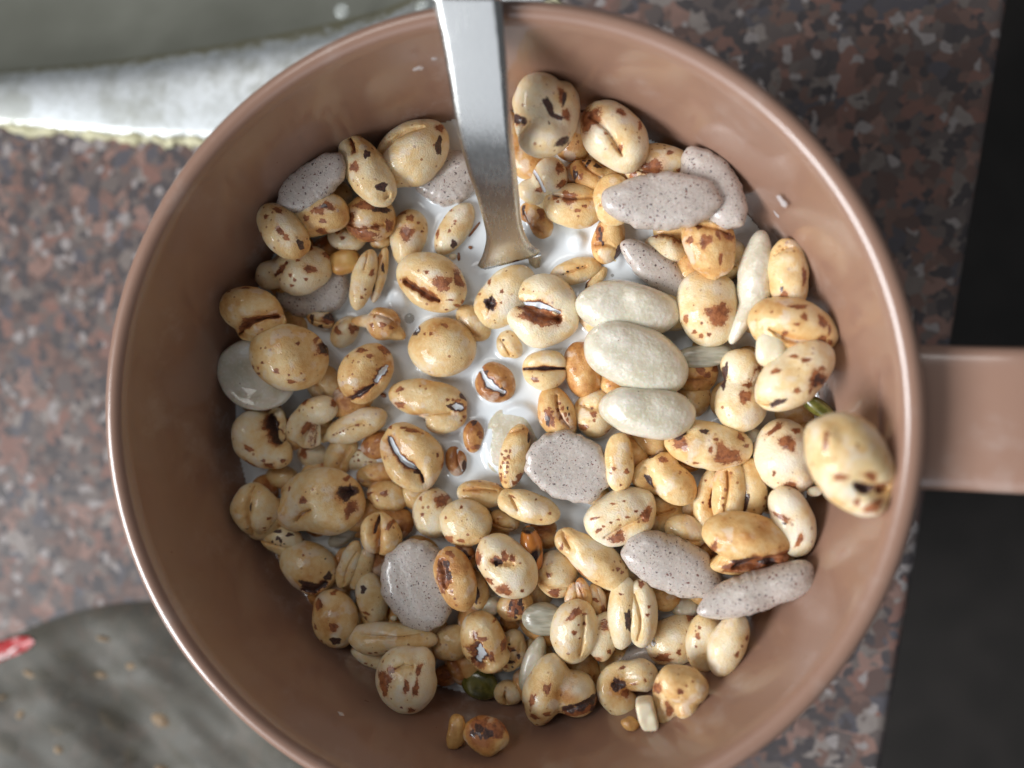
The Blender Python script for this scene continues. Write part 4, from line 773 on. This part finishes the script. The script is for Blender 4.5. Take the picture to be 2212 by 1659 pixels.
K('Pp', 530, 560, 190, 90, 74, 4.6, 'third orange lobe with a brown edge behind the rust dotted grain', tone=0.52, s=[(600, 660, 40, 60), (500, 530, 50, 20, 20)])
K('Z', 1290, 1213, 84, 42, 38, 5.6, 'long diagonal grain with a folded flap at lower middle', tone=0.34, blobs=[(1226, 1170, 24, 28, 0, -.6)], g=[(1216, 1150, 1232, 1182, 2.4, .3, 'n')], s=[(1335, 1222, 4), (1344, 1230, 4, 3), (1258, 1235, 14, 3, 40), (1214, 1180, 4, 8, 20)])
K('Z', 1203, 1240, 45, 52, 10, 3.0, 'dull tan grain with a ringed spot under the diagonal one', tone=0.26, s=[(1200, 1273, 12, 10), (1188, 1292, 8, 5), (1188, 1232, 5)], w=[(1200, 1273, 6, 5)])
K('R', 480, 640, 205, 270, 8, 6.8, 'bean shaped grain with a burnt black hole at the bottom', tone=0.2, blobs=[(830, 470, 215, 205, 20, .3), (610, 850, 200, 200, 0, .2), (560, 420, 200, 120, -20, 0)], k=4.5, s=[(705, 500, 56, 66), (640, 655, 52, 44), (880, 460, 22, 36), (965, 385, 20, 22), (600, 345, 50, 16, -20)], d=[(545, 545, 100, 74)], g=[(520, 540, 580, 545, 50, .3, 'd')], toast=[(540, 560, 170, .6)])
K('R', 1370, 590, 325, 235, 15, 4.8, 'lumpy tan grain in the bottom right corner of the pile', tone=0.38, blobs=[(1420, 900, 160, 180, 0, .2), (1130, 1040, 160, 100, 10, -.6), (1170, 760, 180, 300, 0, -1)], k=4.5, noise=0.05, lump=0.02, s=[(1320, 600, 38, 36), (1190, 870, 45, 102, -20), (1040, 620, 52, 90, 20)])
piece('nut_chunk', 'R', 915, 960, 205, 125, 76, 8.8, 'pale faceted nut chunk between the two bottom grains', 'nut chunk', mat='nut', pw=5.0, noise=0.08, c=2.0)
piece('toasted_husk', 'R', 700, 1090, 115, 82, 5, 5.4, 'small toasted husk under the burnt hole grain', 'husk', mat='shell', c=1.2, noise=0.06, lump=0.04)
K('Z', 1555, 560, 50, 50, 0, 3.0, 'plain grain in the shade between the popcorn like one and the crescent', tone=0.34)
G('Z', 1392, 1415, 50, 26, -20, 2.0, 'grey disc edge showing between the lower grains', c=2.0)
K('Z', 1110, 1305, 34, 24, -20, 3.0, 'freckled small grain above the milk filled one', tone=0.5, s=[(1110, 1300, 10, 8), (1120, 1312, 6)])
K('Z', 862, 652, 26, 32, 0, -0.9, 'ghostly grain just under the milk left of the pool', tone=0.3)
K('Z', 935, 640, 26, 22, 0, -1.3, 'faint grain deep in the milk below the slit oval one', tone=0.3)
K('Z', 1478, 985, 40, 30, 30, 1.5, 'shaded brown grain in the gap right of the central grey disc', tone=0.6)
K('Z', 1590, 1040, 40, 34, 30, 1.2, 'low grain under the crossed pair', tone=0.4)
# the shaded lower layer of the heap, seen only as rounded backs in the gaps
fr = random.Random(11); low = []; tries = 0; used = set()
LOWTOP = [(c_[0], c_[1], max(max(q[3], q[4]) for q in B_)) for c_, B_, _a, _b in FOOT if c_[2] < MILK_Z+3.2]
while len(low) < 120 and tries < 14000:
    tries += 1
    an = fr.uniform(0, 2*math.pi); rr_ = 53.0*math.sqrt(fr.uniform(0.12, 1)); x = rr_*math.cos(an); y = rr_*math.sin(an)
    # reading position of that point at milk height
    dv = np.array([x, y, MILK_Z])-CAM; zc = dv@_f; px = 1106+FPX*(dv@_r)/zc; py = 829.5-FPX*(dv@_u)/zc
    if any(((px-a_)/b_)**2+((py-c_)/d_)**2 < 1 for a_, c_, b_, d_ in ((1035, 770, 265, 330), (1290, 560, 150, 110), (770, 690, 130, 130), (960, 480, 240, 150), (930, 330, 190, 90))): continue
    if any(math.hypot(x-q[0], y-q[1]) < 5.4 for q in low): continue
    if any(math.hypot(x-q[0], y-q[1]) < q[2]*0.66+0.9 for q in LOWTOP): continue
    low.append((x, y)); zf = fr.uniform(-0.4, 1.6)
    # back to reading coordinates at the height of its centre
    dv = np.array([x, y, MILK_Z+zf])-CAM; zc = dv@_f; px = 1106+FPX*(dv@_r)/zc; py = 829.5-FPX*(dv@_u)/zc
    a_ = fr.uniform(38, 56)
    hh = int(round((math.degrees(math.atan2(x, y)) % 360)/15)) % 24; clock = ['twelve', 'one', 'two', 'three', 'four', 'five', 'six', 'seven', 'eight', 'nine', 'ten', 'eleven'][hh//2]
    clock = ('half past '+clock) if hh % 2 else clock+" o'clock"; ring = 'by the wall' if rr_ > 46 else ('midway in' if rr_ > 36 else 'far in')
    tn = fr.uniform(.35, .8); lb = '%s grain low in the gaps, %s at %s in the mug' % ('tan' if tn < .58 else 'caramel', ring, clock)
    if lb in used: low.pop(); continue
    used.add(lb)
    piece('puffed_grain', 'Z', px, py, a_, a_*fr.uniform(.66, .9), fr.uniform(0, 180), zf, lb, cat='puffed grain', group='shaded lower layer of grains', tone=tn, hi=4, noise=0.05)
# bran skins and a crumb on the milk
def bran(T, x, y, a, b, ang, label, z=0.15): piece('bran_flake', T, x, y, a, b, ang, z, label, 'bran flake', mat='bran', c=0.25, hi=4, noise=0.08, lump=0.05, foot=False)
bran('F', 1085, 340, 150, 16, -50, 'thin curved bran skin on the milk left of the spoon')
bran('F', 925, 630, 18, 52, 0, 'short upright bran skin next to the white crumb')
bran('F', 1055, 525, 26, 18, 20, 'tiny bran chip left of the spoon foot')
bran('F', 1590, 712, 70, 8, -6, 'thin bran sliver below the spoon foot')
bran('J', 90, 500, 40, 26, 30, 'dark bran chip between the left grains in the milk')
piece('crumb', 'F', 862, 625, 46, 36, 0, 0.3, 'tiny white crumb floating beside a bran skin', 'crumb', mat='nut', hi=4)
# bubbles on the milk
def dome(name, px, py, rpx, z, mat, label, cat, flat=0.45, group=None):
    X, Y = px, py; c_ = P(X, Y, z); r_ = rpx*mmpp(z); V, F = ICO[4]
    o = mesh(name, V*np.array([r_, r_, r_*flat]), F, M[mat]); o.location = Vector(c_*MM); tag(o, label, cat, group); return o
for T, x, y, r_, lb in (('F', 380, 1310, 58, 'largest round bubble on the milk left of the pool'), ('F', 925, 775, 19, 'small bubble on the milk below the white crumb'),
                        ('F', 970, 855, 20, 'small bubble right of the slit oval grain'), ('G', 965, 280, 18, 'tiny bubble on the milk beside the sliver grain')):
    X, Y = conv(T, x, y); dome('bubble', X, Y, r_*0.54/2.765, MILK_Z+0.12, 'bubble', lb, 'bubble', 0.3, 'bubbles on the milk')
fr = random.Random(3); vv = []; ff = []; V, F = ICO[4]; V3, F3 = ico(2)
for i in range(34):
    x = 1412+fr.gauss(0, 1)*11+(14 if fr.random() < .4 else 0); y = 1390+fr.gauss(0, 1)*4.5; r_ = fr.uniform(0.14, 0.38); c_ = P(x, y, MILK_Z+5.4-abs(y-1390)*.05)
    b0 = len(vv); vv += [c_+q*r_ for q in V3]; ff += [tuple(b0+k for k in q) for q in F3]
tag(mesh('milk_foam', vv, ff, M['foam']), 'cluster of tiny milk foam bubbles on the sideways lower right grain', 'foam', kind='stuff')

# ------------------------------------------------------------------ milk surface
H_ = 0.25; R_ = 54.7; n_ = int(2*R_/H_)+1
gx = np.linspace(-R_, R_, n_); GX, GY = np.meshgrid(gx, gx); RR = np.hypot(GX, GY)
inside = (RR > 54.0); thick = np.full(GX.shape, 9.0)
for ctr, B, pw, k in FOOT:
    ext = max(math.hypot(q[0], q[1])+max(q[3], q[4]) for q in B)+0.3
    zz = MILK_Z-ctr[2]; czm = max(q[5] for q in B)
    if zz < -czm-0.5: continue
    i0, i1 = np.searchsorted(gx, ctr[0]-ext), np.searchsorted(gx, ctr[0]+ext); j0, j1 = np.searchsorted(gx, ctr[1]-ext), np.searchsorted(gx, ctr[1]+ext)
    if i1 <= i0 or j1 <= j0: continue
    sx = GX[j0:j1, i0:i1]-ctr[0]; sy = GY[j0:j1, i0:i1]-ctr[1]
    if abs(zz) < czm: inside[j0:j1, i0:i1] |= field(np.stack([sx, sy, np.full(sx.shape, zz)], -1), B, pw, k) >= 1
    if zz > -czm:
        for q in B:
            u = ((sx-q[0])*q[6]+(sy-q[1])*q[7])/q[3]; v = (-(sx-q[0])*q[7]+(sy-q[1])*q[6])/q[4]
            e = 1-u*u-v*v; topz = q[2]+q[5]*np.sqrt(np.maximum(e, 0)); dep = np.where(e > 0, zz-topz, 9.0)
            if zz > 0: thick[j0:j1, i0:i1] = np.minimum(thick[j0:j1, i0:i1], np.maximum(dep, 0))
def blur(a, s):
    r = int(3*s); kx = np.exp(-0.5*(np.arange(-r, r+1)/s)**2); kx /= kx.sum()
    a = np.apply_along_axis(lambda m: np.convolve(m, kx, 'same'), 0, a); return np.apply_along_axis(lambda m: np.convolve(m, kx, 'same'), 1, a)
# spoon neck also lifts the milk
q0 = (Lp[cut-1]+Rp[cut-1])/2; sdir = (Rp[cut-1]-Lp[cut-1]); sl_ = np.linalg.norm(sdir[:2]); sdir = sdir/np.linalg.norm(sdir)
uu = (GX-q0[0])*sdir[0]+(GY-q0[1])*sdir[1]; vv_ = np.abs(-(GX-q0[0])*sdir[1]+(GY-q0[1])*sdir[0])
inside |= (np.abs(uu) < sl_/2) & (vv_ < 0.4)
ins = inside.astype(float)
hgt = 0.75*blur(ins, 1.7)+0.55*blur(ins, 4.0)
ZZ = hgt+0.03*np.sin(GX*0.6+1)*np.sin(GY*0.5)
tk = np.where(inside, 9.0, thick); tk = -blur(-np.minimum(tk, 3.0), 1.2)
al = 1-np.exp(-(tk+0.10)/0.55); al = np.clip(np.where(tk > 2.6, 1.0, al), 0.25, 1)
keep = RR < R_-0.15
idx = -np.ones(GX.shape, int); idx[keep] = np.arange(keep.sum())
mv = np.stack([GX[keep], GY[keep], ZZ[keep]], -1)
a_, b_, c_, d_ = idx[:-1, :-1], idx[:-1, 1:], idx[1:, 1:], idx[1:, :-1]; ok = (a_ >= 0) & (b_ >= 0) & (c_ >= 0) & (d_ >= 0)
fc = np.stack([a_[ok], b_[ok], c_[ok], d_[ok]], -1)
me = bpy.data.meshes.new('milk'); me.vertices.add(len(mv)); me.vertices.foreach_set('co', (mv*MM).astype(np.float32).ravel())
me.loops.add(fc.size); me.loops.foreach_set('vertex_index', fc.astype(np.int32).ravel())
me.polygons.add(len(fc)); me.polygons.foreach_set('loop_start', np.arange(0, fc.size, 4, dtype=np.int32)); me.polygons.foreach_set('loop_total', np.full(len(fc), 4, np.int32))
me.polygons.foreach_set('use_smooth', [True]*len(fc)); me.update(calc_edges=True); me.validate()
x = me.attributes.new('alpha', 'FLOAT', 'POINT'); x.data.foreach_set('value', al[keep].astype(np.float32))
milk = link('milk', me, M['milk']); milk.location = (0, 0, MILK_Z*MM)
tag(milk, 'white milk pooled among the cereal inside the brown mug', 'milk')

# ------------------------------------------------------------------ milk drops on the wall of the mug
def wall_point(px, py):
    d = ray(px, py); lo, hi2 = 0.0, None
    for t in np.linspace(0.02, 0.12, 4000):
        p = CAM+d*t
        if p[2] < 69 and math.hypot(p[0], p[1]) >= 55.9: return p
    return None
for px, py, ra, rb, an, lb in ((905, 148, 12, 6, -25, 'milk drop on the wall left of the spoon'), (938, 127, 6, 4, -20, 'smaller milk drop left of the spoon near the rim'),
                               (1690, 437, 15, 11, -40, 'milk splash on the right wall'), (1677, 464, 10, 7, -60, 'fainter milk splash below the other on the right wall'),
                               (737, 1542, 8, 3, 10, 'faint milk drop on the bottom left wall'), (660, 905, 5, 4, 0, 'tiny milk drop on the left wall')):
    p = wall_point(px, py)
    if p is None: continue
    s_ = mmpp(p[2]); V, F = ICO[4]; nx = np.array([-p[0], -p[1], 0]); nx = nx/np.linalg.norm(nx); tx = np.array([-nx[1], nx[0], 0])
    wob = 1+0.18*np.sin(V[:, 0]*5+px)+0.12*np.sin(V[:, 1]*7+py)
    ang_ = math.radians(an)
    co = [V[i, 0]*ra*s_*wob[i]*tx + np.array([0, 0, 1])*V[i, 1]*rb*1.6*s_*wob[i] + nx*V[i, 2]*0.12 for i in range(len(V))]
    o = mesh('milk_drop', co, F, M['milkdrop']); o.location = Vector(p*MM); tag(o, lb, 'milk drop', 'milk drops on the inner wall')
for px, py, r_, lb in ((738, 24, 17, 'water drop on the steel sink left of the spoon'), (912, 14, 15, 'water drop on the sink beside the spoon'), (820, 60, 8, 'small water drop on the sink near the mug rim')):
    dome('water_drop', px, py, r_, 1.5, 'drop', lb, 'water drop', 0.4, 'water drops on the sink')

# ------------------------------------------------------------------ plastic bag of cereal, lower left
bag = empty('plastic_bag'); tag(bag, 'clear plastic cereal bag lying on the granite left below the mug', 'bag')
top_pts = [(-420, 1500), (-200, 1440), (-40, 1402), (60, 1358), (150, 1326), (260, 1304), (360, 1302), (470, 1322), (580, 1370), (700, 1450), (820, 1560), (900, 1700)]
tp = smooth_poly([P(x, y, 0.6) for x, y in top_pts], 6); nb = 60; br = random.Random(8); BR = []
for i, p in enumerate(tp):
    low = np.array([p[0]-6+6*math.sin(i*.3), p[1]-110+0.5*max(0, i-40), 0.4])
    for j in range(nb+1):
        s = j/nb; q = p+(low-p)*s; ed_ = min(1, s*6, (1-s)*6, i/9.0, (len(tp)-1-i)/9.0)
        z = 0.6+ (max(ed_, 0)**0.6)*(6.0+2.6*math.sin(q[0]*0.09+1)*math.cos(q[1]*0.07)+1.1*math.sin(q[0]*0.21+q[1]*0.13)+0.6*math.sin(q[0]*0.1-q[1]*0.33)+0.30*math.sin(q[0]*0.5+q[1]*.8))
        BR.append(np.array([q[0], q[1], z]))
nb1 = nb+1; faces = [(i*nb1+j, i*nb1+j+1, (i+1)*nb1+j+1, (i+1)*nb1+j) for i in range(len(tp)-1) for j in range(nb)]
# keep the film clear of the foot of the mug
for q in BR:
    rr_ = math.hypot(q[0], q[1])
    if rr_ < 61: q[2] = min(q[2], max(0.5, (rr_-45)*0.35)) ; 
mesh('film', BR, faces, M['bag'], bag)
BA = np.array(BR)
def bag_z(x, y): return BA[np.argmin((BA[:, 0]-x)**2+(BA[:, 1]-y)**2), 2]
def print_patch(name, pts, mat, lift):
    out = smooth_poly(pts+[pts[0]], 6)[:-1]; w = [P(x, y, 6.0) for x, y in out]; c0 = sum(w)/len(w); vv = [np.array([c0[0], c0[1], bag_z(c0[0], c0[1])+lift])]; ff = []
    for ring in (0.5, 1.0):
        for q in w:
            p = c0+(q-c0)*ring; vv.append(np.array([p[0], p[1], bag_z(p[0], p[1])+lift]))
    n = len(w)
    for i in range(n):
        j = (i+1) % n; ff.append((0, 1+i, 1+j)); ff.append((1+i, 1+n+i, 1+n+j, 1+j))
    return mesh(name, vv, ff, mat, bag)
print_patch('red_print', [(-60, 1410), (-20, 1398), (22, 1386), (50, 1388), (58, 1395), (48, 1408), (22, 1421), (-8, 1432), (-40, 1445)], M['redprint'], 0.35)
print_patch('white_print', [(-40, 1434), (-5, 1418), (20, 1404), (12, 1416), (-10, 1430)], M['whiteprint'], 0.6)
BP = [(860, 1290, 130, 60, 35, 'curved'), (1270, 1290, 140, 70, 10, 'bent'), (480, 1350, 105, 38, 5, 'pale slim'), (480, 1500, 70, 50, 0, 'round tan'), (1010, 1560, 60, 70, 0, 'yellowish'),
      (50, 1470, 110, 75, 30, 'large yellowish'), (290, 940, 110, 34, 8, 'slim'), (830, 665, 90, 26, 0, 'thin upper'), (540, 790, 85, 24, -10, 'thin middle'), (800, 940, 120, 40, 0, 'long brownish'),
      (1050, 870, 85, 40, -5, 'short reddish'), (190, 1230, 85, 40, -35, 'slanted'), (50, 1110, 60, 26, -15, 'small pale'), (1250, 1650, 60, 40, 0, 'lowest')]
for x, y, a, b, an, w_ in BP:
    X, Y = x/1.903*0.54, (2200+y/1.903)*0.54; kk = 0.54/1.903
    q_ = P(X, Y, 5.0)
    piece('puffed_grain', 'Z', X, Y, a*kk*1.15, b*kk*1.15, an, max(1.8, bag_z(q_[0], q_[1])-1.7)-MILK_Z, '%s grain seen dimly through the plastic bag film' % w_, cat='puffed grain', group='grains inside the plastic bag', tone=0.7 if 'pale' not in w_ else 0.45, c=1.9, hi=4, foot=False, noise=0.08, mat='baggrain')
